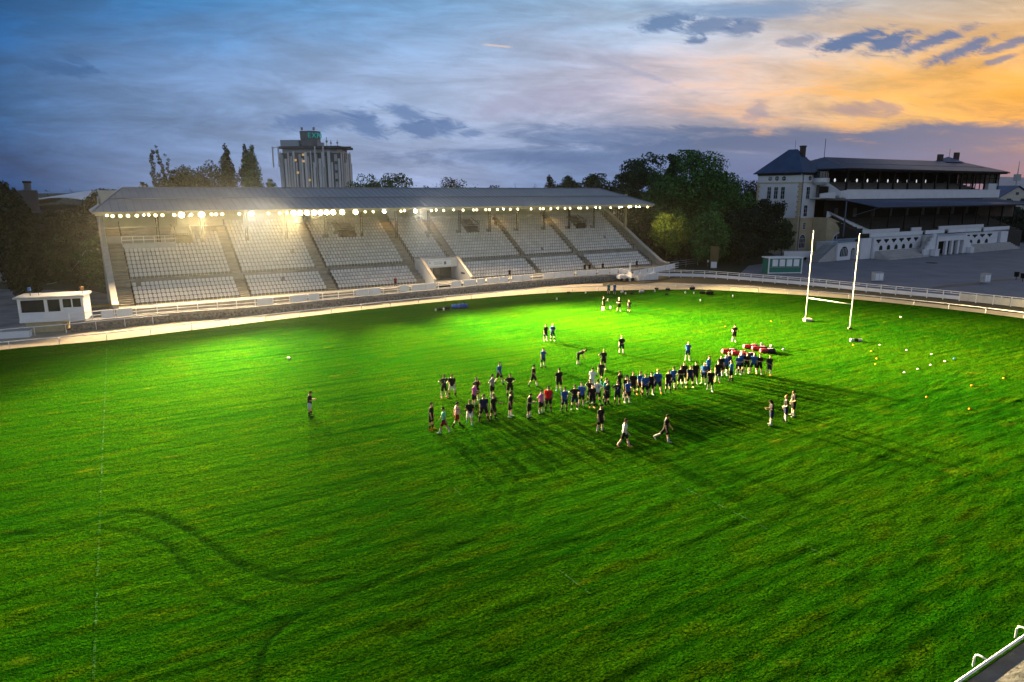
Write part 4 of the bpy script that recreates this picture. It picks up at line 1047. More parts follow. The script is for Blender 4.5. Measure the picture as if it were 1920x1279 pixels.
b.build('glazing_bar', M_dark, ol)
# main roof
RFZ, RRZ = 21.25, 24.4
mr_pts = [(5.6, -8.2, RFZ), (E1 + 2.6, -8.2, RFZ + .15), (E1 + 2.6, 13, RFZ + .15), (5.6, 13, RFZ), (12.4, 3, RRZ), (79.5, 3, RRZ + .2)]
rf = slate_roof(mr_pts, [(0, 1, 5, 4), (1, 2, 5), (2, 3, 4, 5), (3, 0, 4)], mt=mat('blue_grey_sheet', (.07, .105, .19), .5, c2=(.045, .07, .13), scale=.35, spec=.35))
b = MB(BF); x = 5.9
while x < E1 + 2.4:
    f = min(1, (x - 5.6) / 6.8, (E1 + 2.6 - x) / (E1 + 2.6 - 79.5)); f = max(.02, f)
    b.tube([(x, -8.2, RFZ + .04), (x, -8.2 + 11.2 * f, RFZ + (RRZ - RFZ) * f + .06)], .05, 4); x += .95
for k in range(22):
    d = -7.7 + k * .95; f = max(0.02, min(1, (d + 8.2) / 11.2, (13 - d) / 10)); b.tube([(5.6, d, RFZ + .04), (5.6 + 6.8 * f, d, RFZ + (RRZ - RFZ) * f + .05)], .05, 4)
b.tube([(12, -3.5, RFZ + 1.35), (80, -3.5, RFZ + 1.5)], .12, 4)
b.build('standing_seam', M_lead, rf)
MB(BF).box(5.6, E1 + 2.6, -8.32, -8.203, RFZ - .3, RFZ + .05).build('gutter', M_dark, rf)
for a, d, w, h in ((69.5, 4, 1.7, 26.6), (73.0, 6, .9, 26.3), (77.0, 3.2, 1.6, 27.3), (79.5, 4.5, 1.1, 25.9)):
    MB(BF).box(a - w / 2, a + w / 2, d - .5, d + .5, RRZ - .8, h).build('chimney', MATS['soot_brick'], rf)
MB(BF).hull([(68, 1.0, 24.3), (78, 1.0, 24.3), (78, 6, 24.3), (68, 6, 24.3), (73, 3.5, 26.0)], [(0, 1, 4), (1, 2, 4), (2, 3, 4), (3, 0, 4), (3, 2, 1, 0)]).build('roof_lantern', M_slate, rf)
MB(BF).tube([(73.5, 3.5, 25.8), (73.5, 3.5, 28.3)], .05, 5).build('lightning_rod', M_black, rf)
MB(BF).tube([(12.4, 3, 24.3), (12.4, 3, 29.0)], .07, 6).build('flagpole', M_black, rf)
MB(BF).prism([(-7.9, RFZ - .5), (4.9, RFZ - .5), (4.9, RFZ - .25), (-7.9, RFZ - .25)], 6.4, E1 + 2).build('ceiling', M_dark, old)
for k in range(12):
    a = 9.5 + k * 6.7
    MB(BF).box(a - .22, a + .22, -6.2, -5.8, 14.3, RFZ - .5).build('column', M_black, old)
M_globe = emat('lit_globe', (.95, .97, 1.0), .75)
ga = [9.6 + k * 4.6 for k in range(10)]
for k, a in enumerate(ga):
    t = thing('globe_lamp', '%s white globe lamp from the left in the old stand upper tier' % ['first', 'second', 'third', 'fourth', 'fifth', 'sixth', 'seventh', 'eighth', 'ninth', 'tenth'][k], 'lamp', BF(a, -2.6, 18.55), 'globe lamps inside the old stand')
    f = 1.0 - .06 * k
    MB(BF).lathe((a, -2.6), [(.05, 18.05), (.16 * f, 18.25), (.25 * f, 18.5), (.16 * f, 18.75), (.05, 18.95)], 10).build('globe', M_globe, t, smooth=True)
    MB(BF).tube([(a, -2.6, 18.9), (a, -2.6, RFZ - .5)], .03, 4).build('rod', M_black, t)
# right end glazing
b = MB(BF).box(E1 - .1, E1 + .05, -6.8, 4.9, 18.0, RFZ - .5)
eg = b.build('end_glazing', mat('hazy_glass', (.40, .36, .33), .4, var=.3, scale=.8), old)
b = MB(BF)
for k in range(10): b.box(E1 - .2, E1 + .12, -6.8 + k * 1.28, -6.65 + k * 1.28, 16.1, RFZ - .5)
for z in (18, 19.4): b.box(E1 - .18, E1 + .1, -6.8, 4.9, z, z + .12)
b.build('glazing_bar', M_dark, eg)
MB(BF).box(E1 - 5, E1 - .2, -6.4, -5.0, 14.3, 18.0).build('end_screen', M_wfr, old)
# lower canopy, a sheet that rises to the balcony
cpts = [(6.2, -7.4, 13.75), (E1 - 1.5, -7.4, 13.45), (96, -14.2, 12.0), (11.2, -14.2, 11.95)]
cn = slate_roof(cpts, [(0, 1, 2, 3)], 'canopy', mat('blue_canopy_sheet', (.06, .11, .23), .45, c2=(.04, .075, .16), scale=.3, spec=.4))
b = MB(BF)
for k in range(90):
    f = k / 89; p = Vector(cpts[0]).lerp(Vector(cpts[1]), f); q = Vector(cpts[3]).lerp(Vector(cpts[2]), f); b.tube([tuple(p + Vector((0, 0, .04))), tuple(q + Vector((0, 0, .04)))], .04, 4)
b.build('standing_seam', M_lead, cn)
MB(BF).box(11.2, 96, -14.32, -14.203, 11.7, 12.0).build('gutter', M_dark, cn)
for k in range(11):
    a = 13.5 + k * 7.2
    MB(BF).box(a - .16, a + .16, -11.2, -10.9, 5.0, 12.6).build('column', M_black, old)
MB(BF).tube([(7.2, -8.0, 4.8), (7.2, -8.0, 13.8)], .16, 8).build('column', M_lead, old)
MB(BF).tube([(8.5, -9.2, 9.9), (11.4, -13.9, 11.9)], .06, 5).build('tie_rod', M_lead, old)
# lower tier
lo = [(-15.4, 4.6)]; z = 4.6
for k in range(12): lo += [(-14.6 + k * .95, z), (-14.6 + k * .95, z + .36)]; z += .36
lo += [(-3.0, z), (-3.0, 0), (-15.4, 0)]
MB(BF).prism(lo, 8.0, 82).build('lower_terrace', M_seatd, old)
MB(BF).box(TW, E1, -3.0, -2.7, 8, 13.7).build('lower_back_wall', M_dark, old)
b = MB(BF)
for k in range(9): b.box(10 + k * 8, 11.5 + k * 8, -3.05, -3.003, 9.2, 11.6)
b.build('lower_opening', MATS['dim_plaster'], old)
MB(BF).box(E1 - 3, E1 - 2.8, -13, -3, 8.5, 12.6).build('end_screen', mat('warm_screen', (.28, .22, .18), .8, var=.4, scale=.6), old)
b = MB(BF)
for a0_, a1_ in ((8.5, 24), (29.5, 34), (42.5, 66)): b.box(a0_, a1_, -12.3, -12.0, 5.2, 6.6)
for a0_, a1_ in ((8.0, 30.5), (32.0, 41), (43.0, 60), (61.5, 76)): b.box(a0_, a1_, -14.6, -14.3, 4.4, 5.9)
b.build('tier_parapet', M_wall, old)
b = MB(BF)
for k in range(150):
    a = 9 + k * .45
    if rng.random() < .8: b.box(a, a + .3, -13.6, -13.3, 5.3, 5.75)
b.build('bench_seat', MATS.get('pale_board'), old)
# front wall with scalloped openings and round arches
FW = -16.0
fw = MB(BF).box(7.4, 27.5, FW, -14.9, .0, 4.85).build('front_wall', M_wall, old)
MB(BF).box(44.0, 66.5, FW, -14.9, .0, 4.6).build('front_wall', M_wall, old)
MB(BF).box(3.2, 7.0, FW + .4, -14.9, .0, 4.9).build('wall_pier', M_wall, old); MB(BF).box(67.6, 71.5, FW - .4, -14.9, .0, 4.7).build('wall_pier', M_wall, old)
MB(BF).box(7.3, 27.6, FW - .12, -14.85, 4.85, 5.0).box(43.9, 66.6, FW - .12, -14.85, 4.6, 4.75).box(7.35, 27.55, FW - .08, FW - .002, 3.2, 3.32).box(43.95, 66.55, FW - .08, FW - .002, 3.05, 3.17).build('wall_moulding', M_wfr, fw)
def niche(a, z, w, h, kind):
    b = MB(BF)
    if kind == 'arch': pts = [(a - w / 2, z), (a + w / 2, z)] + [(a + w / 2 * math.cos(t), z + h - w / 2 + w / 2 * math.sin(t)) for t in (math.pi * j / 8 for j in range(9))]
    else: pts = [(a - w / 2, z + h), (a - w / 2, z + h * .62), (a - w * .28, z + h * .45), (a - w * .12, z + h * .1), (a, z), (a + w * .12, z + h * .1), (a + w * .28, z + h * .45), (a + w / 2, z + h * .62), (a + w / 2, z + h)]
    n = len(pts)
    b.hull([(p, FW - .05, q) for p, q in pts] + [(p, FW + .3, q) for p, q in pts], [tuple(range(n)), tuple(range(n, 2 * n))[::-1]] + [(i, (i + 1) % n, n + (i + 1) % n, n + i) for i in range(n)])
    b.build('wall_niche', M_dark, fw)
for a in [9.2 + k * 3.2 for k in range(6)]: niche(a, 3.55, 1.9, .95, 's')
for a in [10.4 + k * 3.2 for k in range(5)]: niche(a, 1.9, 1.3, 1.15, 'arch')
for a in [46 + k * 4.0 for k in range(5)]: niche(a, 3.35, 2.5, .9, 's')
for a in [48 + k * 4.2 for k in range(4)]: niche(a, 1.75, 1.6, 1.15, 'arch')
sp_ = [(-19.6, -.1), (-19.6, .35), (-19.0, .35), (-19.0, .7), (-18.4, .7), (-18.4, 1.05), (-17.8, 1.05), (-17.8, 1.4), (-17.2, 1.4), (-17.2, 1.75), (-16.003, 1.75), (-16.003, -.1)]
mat('step_stone', (.44, .43, .42), .9, var=.25, scale=.8)
MB(BF).prism(sp_, 8.2, 25.5).build('front_steps', MATS['step_stone'], old); MB(BF).prism([(d, z * .9) for d, z in sp_], 47.0, 72).build('front_steps', MATS['step_stone'], old)
# centre block with doorways and flanking stairs
cb = MB(BF).box(28.6, 42.0, -19.5, -14.9, 3.5, 4.7).box(28.6, 42.0, -16.2, -14.9, 0, 3.5).box(28.6, 29.3, -19.5, -16.2, 0, 3.5).box(41.3, 42.0, -19.5, -16.2, 0, 3.5).box(33.0, 33.9, -19.4, -18.8, 0, 3.5).box(35.8, 36.6, -19.4, -18.8, 0, 3.5).box(38.8, 39.6, -19.4, -18.8, 0, 3.5)
cb = cb.build('gate_block', M_wall, old)
MB(BF).box(29.3, 41.3, -16.35, -16.203, .02, 3.45).build('doorway', M_dark, cb)
MB(BF).box(28.5, 42.1, -19.6, -14.85, 4.7, 4.82).build('block_coping', M_wfr, cb)
for (x0, x1, top) in ((23.5, 28.3, 4.6), (42.2, 46.6, 4.4)):
    b = MB(BF); n = 12; up_ = x0 < 30
    for k in range(n):
        f0 = k / n; f1 = (k + 1) / n
        if up_: b.box(x0 + (x1 - x0) * f0, x0 + (x1 - x0) * f1, -18.8, -17.2, 0, max(.3, top * f1))
        else: b.box(x0 + (x1 - x0) * f0, x0 + (x1 - x0) * f1, -18.8, -17.2, 0, max(.3, top * (1 - f0)))
    b.build('side_stair', MATS['step_stone'], cb)
    b = MB(BF)
    for k in range(5):
        f0 = k / 5; f1 = (k + 1) / 5
        h = top * ((k + 1) / 5 if up_ else (1 - k / 5)) + .8
        b.box(x0 + (x1 - x0) * f0, x0 + (x1 - x0) * f1, -19.3, -18.803, 0, h)
    b.build('stair_balustrade', M_wall, cb)
MB(BF).box(26.2, 28.0, -20.6, -19.4, 0, 1.6).box(26.1, 28.1, -20.7, -19.3, 1.6, 1.75).build('pedestal', M_wall, cb); MB(BF).box(43.5, 45.2, -20.4, -19.4, 0, 1.5).build('pedestal', M_wall, cb)
# stair and arched wing beside the tower
MB(BF).hull([(TW - .3, -4.2, 9.2), (TW + 1.5, -4.2, 9.9), (14.0, -12.2, 4.4), (14.0, -12.2, 5.9), (TW - .3, -4.2, 10.9), (TW - .3, -3.8, 9.2), (TW + 1.5, -3.8, 9.9), (14.2, -11.9, 4.4), (14.2, -11.9, 5.9), (TW - .3, -3.8, 10.9)], [(0, 1, 2, 3, 4), (9, 8, 7, 6, 5), (0, 5, 6, 1), (1, 6, 7, 2), (2, 7, 8, 3), (3, 8, 9, 4), (4, 9, 5, 0)]).build('stair_parapet', M_wall, old)
MB(BF).hull([(TW - .3, -4.15, -.1), (13.8, -12.1, -.1), (13.8, -12.1, 4.4), (TW + 1.0, -4.15, 9.3), (TW - .3, -4.15, 9.3), (TW - .3, -.1, -.1), (13.8, -3.1, -.1), (13.8, -3.1, 4.4), (TW + 1.0, -.1, 9.3), (TW - .3, -.1, 9.3)], [(0, 1, 2, 3, 4), (9, 8, 7, 6, 5), (0, 5, 6, 1), (1, 6, 7, 2), (2, 7, 8, 3), (3, 8, 9, 4), (4, 9, 5, 0)]).build('stair_flank', M_buff, old)
lwz = 3.9
FF = Frame(BF(TW - .3, -4.15, 0), R(31) - math.atan2(7.95, 7.9))
def flank_arch(x, z, w, h):
    pts = [(x - w / 2, z), (x + w / 2, z)] + [(x + w / 2 * math.cos(t), z + h - w / 2 + w / 2 * math.sin(t)) for t in (math.pi * j / 12 for j in range(13))]; n = len(pts); fr = MB(FF); gl = MB(FF)
    for b, s, o0, o1 in ((fr, 1.12, -.08, .1), (gl, 1.0, -.12, .1)):
        q = [(x + (p - x) * s, z + (r - z) * s) for p, r in pts]
        b.hull([(p, o0, r) for p, r in q] + [(p, o1, r) for p, r in q], [tuple(range(n)), tuple(range(n, 2 * n))[::-1]] + [(i, (i + 1) % n, n + (i + 1) % n, n + i) for i in range(n)])
    for t in np.linspace(x - w / 2, x + w / 2, 6)[1:-1]: fr.box(t - .05, t + .05, -.17, -.123, z, z + h * .85)
    fr.box(x - w / 2, x + w / 2, -.17, -.123, z + h * .45, z + h * .5)
    f = fr.build('window', M_wfr, old); gl.build('pane', M_glass, f)
flank_arch(3.6, 2.6, 3.6, 3.0)
lw = MB(BF).box(-4.4, 3.0, -14.6, -9.0, 0, lwz).build('arched_wing', M_wall, old)
def wing_arch(a, z, w, h):
    b = MB(BF); pts = [(a - w / 2, z), (a + w / 2, z)] + [(a + w / 2 * math.cos(t), z + h - w / 2 + w / 2 * math.sin(t)) for t in (math.pi * j / 10 for j in range(11))]; n = len(pts)
    b.hull([(p, -14.66, q) for p, q in pts] + [(p, -14.3, q) for p, q in pts], [tuple(range(n)), tuple(range(n, 2 * n))[::-1]] + [(i, (i + 1) % n, n + (i + 1) % n, n + i) for i in range(n)])
    o = b.build('wing_arch', M_glass, lw); m = MB(BF)
    for q in np.linspace(a - w / 2, a + w / 2, 6)[1:-1]: m.box(q - .04, q + .04, -14.72, -14.663, z, z + h * .85)
    m.build('glazing_bar', M_wfr, o)
wing_arch(-1.9, .9, 2.9, 2.3); wing_arch(1.6, .02, 1.5, 2.7)
MB(BF).box(-4.6, 3.1, -14.8, -8.9, lwz, lwz + .18).build('wing_coping', M_wfr, lw)
b = MB(BF); 
for k in range(24):
    a = -4.4 + k * .28; b.box(a, a + .1, -14.5, -14.4, lwz + .18, lwz + .95)
b.box(-4.5, 3.1, -14.55, -14.35, lwz + .95, lwz + 1.1)
b.build('balustrade', mat('blue_grey_paint', (.22, .30, .38), .6, var=.2), lw)
b = MB(BF)
for k in range(10): b.box(-10.6 + k * .62, -9.98 + k * .62, -14.2, -11.0, -.1, .35 + k * .36)
b.build('outer_stair', MATS['step_stone'], lw)
b = MB(BF)
for k in range(20): b.tube([(-10.5 + k * .31, -14.25, .3 + k * .18), (-10.5 + k * .31, -14.25, 1.3 + k * .18)], .04, 4)
b.tube([(-10.5, -14.25, 1.3), (-4.5, -14.25, 4.85)], .09, 5)
b.build('stair_railing', MATS['blue_grey_paint'], lw)

# ------------------------------------------------------ far right buildings
q = P(1875, 392)
hallr = thing('sheet_roof_hall', 'distant hall with a broad blue sheet roof at the right edge', 'building', (196, 268, 0))
HF = Frame((196, 268, 0), R(20))
MB(HF).box(-14, 40, 0, 30, 0, 15).build('wall', M_dark, hallr)
b = MB(HF); b.hull([(-16, -3, 14.0), (42, -3, 14.0), (42, 15, 21.0), (-8, 15, 21.5), (-16, -3, 13.7), (42, -3, 13.7), (42, 15, 20.7), (-8, 15, 21.2)], [(0, 1, 2, 3), (7, 6, 5, 4), (0, 4, 5, 1), (1, 5, 6, 2), (2, 6, 7, 3), (3, 7, 4, 0)])
b.build('roof', mat('sky_blue_sheet', (.20, .30, .42), .4, var=.25, scale=.3), hallr)
hs = thing('gabled_house', 'small pale gabled house below the blue hall roof at the far right', 'house', (178, 246, 0))
GF = Frame((178, 246, 0), R(8))
b = MB(GF).prism([(0, 0), (9, 0), (9, 13.8), (0, 13.8)], -6.5, 6.5); b.hull([(-6.5, 0, 13.8), (6.5, 0, 13.8), (0, 0, 17.2), (-6.5, 9, 13.8), (6.5, 9, 13.8), (0, 9, 17.2)], [(0, 1, 2), (5, 4, 3), (0, 3, 4, 1), (1, 4, 5, 2), (2, 5, 3, 0)])
b.build('wall', mat('cream_plaster', (.55, .52, .46), .85, var=.2), hs)
b = MB(GF); b.hull([(-7.2, -.6, 13.5), (0, -.6, 17.4), (0, 9.5, 17.4), (-7.2, 9.5, 13.5), (7.2, -.6, 13.5), (7.2, 9.5, 13.5), (-7.2, -.6, 13.75), (0, -.6, 17.65), (0, 9.5, 17.65), (-7.2, 9.5, 13.75), (7.2, -.6, 13.75), (7.2, 9.5, 13.75)], [(0, 1, 2, 3), (1, 4, 5, 2), (9, 8, 7, 6), (8, 11, 10, 7), (0, 6, 7, 1), (1, 7, 10, 4), (3, 2, 8, 9), (2, 5, 11, 8), (0, 3, 9, 6), (4, 10, 11, 5)]); b.build('roof', M_slate, hs)
for x in (-3, 2.6): MB(GF).box(x - .9, x + .9, -.06, .1, 11.0, 13.2).build('window', M_glass, hs)
MB(GF).box(-.6, .6, -.06, .1, 14.4, 15.4).build('window', M_glass, hs)
t = thing('antenna_mast', 'thin antenna mast standing on the far right skyline', 'mast', (189, 268, 0)); mx = Q(1912, 302, 268)
t.location = (mx.x, 268, 0)
MB().tube([(mx.x, 268, 0), (mx.x, 268, 21.5), (mx.x, 268, mx.z)], .35, 5, r2=.08).build('pole', M_grey, t)
MB().box(mx.x - .9, mx.x + .9, 267.2, 268.8, 19.5, 22.0).build('equipment_cabinet', M_grey, t)

# ------------------------------------------------ concrete tower with sign
TX = Q(583, 350, 300).x; TY = 300.0
tower = thing('concrete_tower', 'grey concrete tower block with a drum and teal letters on its roof', 'building', (TX, TY, 0))
TF = Frame((TX, TY, 0), R(-6)); pxm = (300 * _c) / FPX
def zt(v): return Q(583, v, TY).z
M_tc = mat('tower_concrete', (.46, .48, .49), .85, c2=(.36, .38, .40), scale=.25, detail=7)
M_tl = mat('tower_light_panel', (.66, .68, .70), .8, var=.15, scale=.2)
M_td = mat('tower_dark_glass', (.06, .08, .09), .3, var=.4, scale=.3, spec=.6)
hw = 14.2
plan = [(-hw, 3), (-hw + 3, -1.5), (-4.5, -3.2), (5.5, -3.0), (9.5, -4.2), (hw, -1.0), (hw, 12), (-hw, 12)]
ztop = zt(287)
MB(TF).vprism(plan, 0, ztop).build('shaft', M_td, tower)
fac = list(zip(plan[:6], plan[1:7])); k = 0
for (p, q) in fac:
    p = Vector(p); q = Vector(q); L = (q - p).length; n = max(2, int(L / 1.25)); ang = math.atan2(q.y - p.y, q.x - p.x)
    base = TF(p.x, p.y, 0); f = Frame(base, TF.a + ang)
    for i in range(n):
        x0 = i * L / n; w = L / n; z1 = ztop + [0.2, -1.5, .6, -4.0, -.6, -2.4][k % 6]; z0 = 0 if k % 4 else ztop - 17
        wd = w * [.82, .5, .9, .62, .45][k % 5]
        MB(f).box(x0 + .04, x0 + wd, -[.35, .55, .25, .7][k % 4], -.004, z0, z1).build('facade_panel', M_tl if k % 3 != 1 else M_tc, tower); k += 1
b = MB(TF)
for z in np.arange(ztop - 3.5, 4, -3.6): b.box(hw - 2.2, hw - 1.2, -2.75, -2.0, z - 1.1, z)
b.build('stair_window', M_td, tower)
MB(TF).vprism([(-hw + 2.5, -3.5), (hw + .6, -5), (hw + 1.8, 10), (-hw + 2.5, 10)], ztop + 1.6, ztop + 2.6).build('roof_slab', mat('tower_slab', (.10, .11, .12), .8, var=.3), tower)
MB(TF).vprism([(-hw + 3.5, -2.2), (hw - .6, -3), (hw - .6, 9), (-hw + 3.5, 9)], ztop - .2, ztop + 1.6).build('top_storey', M_tc, tower)
MB(TF).hull([(hw - 3, -4.6, ztop + 1.2), (hw + 5.6, -4.2, ztop + 1.7), (hw + 5.6, -3.4, ztop + 1.7), (hw - 3, -1, ztop + 1.2), (hw - 3, -4.6, ztop + 1.9), (hw + 5.6, -4.2, ztop + 2.3), (hw + 5.6, -3.4, ztop + 2.3), (hw - 3, -1, ztop + 2.55)], [(0, 1, 2, 3), (7, 6, 5, 4), (0, 4, 5, 1), (1, 5, 6, 2), (2, 6, 7, 3), (3, 7, 4, 0)]).build('cantilever_arm', MATS['tower_slab'], tower)
b = MB(TF)
for x in (-hw + .4, -hw + 2.9, 4.6, 8.2): b.box(x - .25, x + .25, -5.0, -4.5, ztop - 6, ztop + 2.4)
b.box(-hw + .4, -hw + 3, -4.95, -4.6, ztop + 1.8, ztop + 2.1)
b.build('roof_frame', M_tl, tower)
MB(TF).box(-11.2, -3.2, -2.5, 4, ztop + 2.6, ztop + 5.2).build('plant_room', mat('plant_blue_grey', (.36, .42, .48), .7, var=.2), tower)
dr = MB(TF).lathe((.7, 1.0), [(4.3, ztop + 2.6), (4.3, ztop + 4.0), (4.1, ztop + 5), (4.3, ztop + 8.8)], 28).build('drum', mat('drum_concrete', (.20, .21, .22), .85, var=.25, scale=.4), tower)
me_l = {}
M_teal = emat('teal_letters', (.0, .42, .40), .3)
sgn = thing('roof_sign', 'teal illuminated letters EXPO wrapped round the tower drum', 'sign', TF(.7, 1.0, ztop + 6.9))
for i, ch in enumerate('EXPO'):
    th_ = R(-58 + i * 27) + R(-6); me = text_mesh(ch, 2.75, .12); me.materials.append(M_teal)
    o = bpy.data.objects.new('letter', me); col.objects.link(o); o.parent = sgn
    an = -math.pi / 2 + R(10 + i * 25)
    o.location = (4.48 * math.cos(an), 4.48 * math.sin(an), 0); o.rotation_euler = (math.pi / 2, 0, an + math.pi / 2)
b = MB(TF)
for x, y, h in ((-2.4, 0, 1.9), (2.8, 0, 1.8)): b.tube([(x, y, ztop + 8.8), (x, y, ztop + 8.8 + h)], .12, 5).box(x - .5, x + .4, y - .2, y + .2, ztop + 9.3, ztop + 9.7 + h * .4)
for x, h in ((5.6, 2.6), (9.2, 3.6), (11.0, 2.4), (13.8, 2.5)): b.tube([(x, -3, ztop + 2.6), (x, -3, ztop + 2.6 + h)], .14, 5).box(x - .4, x + .4, -3.2, -2.8, ztop + 2.6 + h * .4, ztop + 2.6 + h * .62)
b.box(5.0, 7.6, -3, -1.6, ztop + 2.6, ztop + 4.0)
b.build('antenna', M_grey, tower)
M_wlit = emat('warm_window', (1.0, .62, .25), .35)
b = MB(TF)
for x, v in ((-4.4, 301), (-1.0, 291), (-1.0, 303), (-3.8, 324), (1.2, 338)): b.box(x - .4, x + .4, -3.95, -3.6, zt(v) - .45, zt(v) + .45)
b.build('lit_window', M_wlit, tower)

# -------------------------------------------------------------- left side
cab_o = P(43, 625); CF = Frame((cab_o.x, cab_o.y, 0), R(19), .82)
cab = thing('judges_cabin', 'white glazed cabin on a cream base by the track at the left', 'cabin', (cab_o.x, cab_o.y, 0))
MB(CF).box(.4, 4.9, .3, 3.0, -.2, 1.2).build('base', mat('cream_base', (.58, .50, .30), .85, var=.2, scale=1.5), cab)
cw = MB(CF).box(-.15, 7.9, -.15, 3.2, 1.2, 1.45).box(-.1, 7.85, -.1, 3.1, 1.45, 2.35).box(-.1, .25, -.1, 3.1, 2.35, 3.95).box(3.05, 3.45, -.1, 3.1, 2.35, 3.95).box(4.95, 5.3, -.1, 3.1, 2.35, 3.95).box(7.55, 7.85, -.1, 3.1, 2.35, 3.95).box(.25, 7.55, -.1, 3.1, 3.75, 3.95).box(6.35, 6.5, -.08, 0, 2.35, 3.75).box(.25, 7.55, 2.9, 3.1, 2.35, 3.75).build('wall', M_white, cab)
for (x0, x1, z0) in ((.25, 3.05, 2.35), (3.45, 4.95, 2.353), (5.3, 6.35, 2.75), (6.5, 7.55, 2.75)):
    MB(CF).box(x0, x1, .02, .06, z0, 3.75).build('window', M_glass, cab)
MB(CF).box(5.3, 7.55, -.06, .1, 2.35, 2.75).box(.3, 2.9, -.13, -.103, 1.6, 2.3).box(3.6, 4.85, -.13, -.103, 1.55, 2.3).box(5.4, 7.5, -.13, -.103, 1.55, 2.6).build('panel', M_wpanel, cab)
MB(CF).box(-.45, 8.1, -.4, 3.4, 3.95, 4.15).build('roof', mat('cabin_roof', (.55, .55, .53), .7, var=.25), cab)
t = thing('roof_camera', 'blue roof device on a short stand on the white cabin', 'camera', CF(1.2, 1.0, 4.15)); MB(CF).tube([(1.2, 1, 4.15), (1.2, 1, 4.7)], .04, 5).build('stand', M_black, t); MB(CF).box(1.0, 1.35, .8, 1.2, 4.7, 5.1).build('body', mat('blue_plastic', (.05, .16, .45), .5, var=.2), t)
t = thing('loudspeaker', 'orange brown horn loudspeaker at the right corner of the cabin roof', 'loudspeaker', CF(7.6, 1.0, 4.15)); MB(CF).tube([(7.6, 1, 4.15), (7.6, 1, 4.6)], .05, 5).build('stand', M_black, t); MB(CF).lathe((7.6, 1), [(.12, 4.45), (.3, 4.95)], 10).build('horn', mat('rust_orange', (.35, .18, .06), .7, var=.3), t)
MB(CF).tube([(2.3, .8, 4.15), (2.3, .8, 5.0)], .03, 5).build('aerial', M_black, cab)
t = thing('equipment_box', 'small pale box behind the rails at the left edge', 'box', P(28, 633)); q = P(28, 633)
MB(Frame((q.x, q.y, 0), R(20))).box(-1.4, 1.4, 0, 1, -.1, .7).build('body', M_wpanel, t); MB(Frame((q.x, q.y, 0), R(20))).box(-1.45, 1.45, -.05, 1.05, .7, .78).build('lid', M_grey, t)
ind = thing('dark_hall', 'dark industrial hall with two lit windows behind the left trees', 'building', (-95, 140, 0))
IF = Frame((-116, 136, 0), R(16))
MB(IF).box(0, 34, 0, 20, 0, 11.6).build('wall', mat('dark_cladding', (.030, .030, .042), .8, var=.3, scale=.2), ind)
MB(IF).box(4, 16, 3, 14, 11.6, 16.0).build('roof_house', mat('dark_grey_cladding', (.04, .046, .06), .8, var=.3, scale=.2), ind)
MB(IF).box(10, 26, -.1, -.003, 6.3, 8.0).build('window_band', M_dark, ind); MB(IF).box(10, 26, -.1, -.003, 1.4, 4.2).build('roller_door', M_dark, ind)
MB(IF).box(15.6, 17, -.2, -.103, 7.2, 7.6).build('lit_window', emat('cold_window', (.9, .95, .8), 1.3), ind)
MB(IF).box(8.6, 27, -.14, -.003, .9, 1.3).build('sill', M_conc, ind)
ch = Q(50, 340, 220); t = thing('chimney_stack', 'slim square chimney against the sky at the far left', 'chimney', (ch.x, 220, 0))
MB(Frame((ch.x, 220, 0), 0)).box(-.7, .7, -.7, .7, 0, ch.z).build('shaft', mat('chimney_grey', (.10, .11, .13), .8, var=.3), t); MB(Frame((ch.x, 220, 0), 0)).box(-.85, .85, -.85, .85, ch.z - .6, ch.z + .1).build('cap', M_dark, t)
hl = Q(112, 380, 205); wh = thing('curved_roof_hall', 'pale curved hall roof between the dark trees at the left', 'building', (hl.x, 205, 0))
WF = Frame((hl.x, 205, 0), R(8)); prof_ = [(x, 10.6 + 3.6 * (1 - (x / 15) ** 2)) for x in np.linspace(-15, 15, 13)]
b = MB(WF); n = len(prof_); b.hull([(x, 0, z) for x, z in prof_] + [(x, 30, z + 2.0) for x, z in prof_] + [(x, 0, z - .3) for x, z in prof_] + [(x, 30, z + 1.7) for x, z in prof_], [(i, i + 1, n + i + 1, n + i) for i in range(n - 1)] + [(2 * n + i, 3 * n + i, 3 * n + i + 1, 2 * n + i + 1) for i in range(n - 1)] + [(i, 2 * n + i, 2 * n + i + 1, i + 1) for i in range(n - 1)])
b.build('roof', mat('pale_membrane', (.80, .83, .88), .6, var=.1, scale=.2), wh)
MB(WF).box(-14.8, 14.8, .3, 29, 0, 11.5).build('wall', M_dark, wh)
q0, q1 = P(-60, 531), P(82, 524)
t = thing('yard_wall', 'stained white wall behind the paved yard at the left', 'wall', q0); f = Frame((q0.x, q0.y, 0), math.atan2(q1.y - q0.y, q1.x - q0.x))
MB(f).box(0, (q1 - q0).length, 0, .3, -.1, 1.7).build('face', mat('stained_white', (.45, .47, .50), .9, c2=(.10, .10, .10), scale=.8, detail=8), t)
MB(f).box(-.05, (q1 - q0).length + .05, -.05, .35, 1.7, 1.8).build('coping', M_concd, t)
a = P(88, 533); bq = Q(160, 470, 100)
t = thing('stay_cable', 'thin pale cable sagging from the left trees to the yard', 'cable', a); pts = []
for k in range(9):
    f_ = k / 8; p = a.lerp(bq, f_); p.z -= 1.3 * math.sin(math.pi * f_); pts.append(tuple(p))
MB().tube(pts, .05, 4).build('cable', M_grey, t)
sp0 = P(186, 583); t = thing('yellow_barrier', 'yellow barrier lying behind the white fence near the stand corner', 'barrier', sp0); f = Frame((sp0.x, sp0.y, 0), R(25))
MB(f).box(-1.5, 1.6, 0, .12, .55, .8).box(-1.3, -1.15, 0, .1, -.1, .55).box(1.2, 1.35, 0, .1, -.1, .55).build('board', mat('barrier_yellow', (.55, .36, .03), .6, var=.25), t)

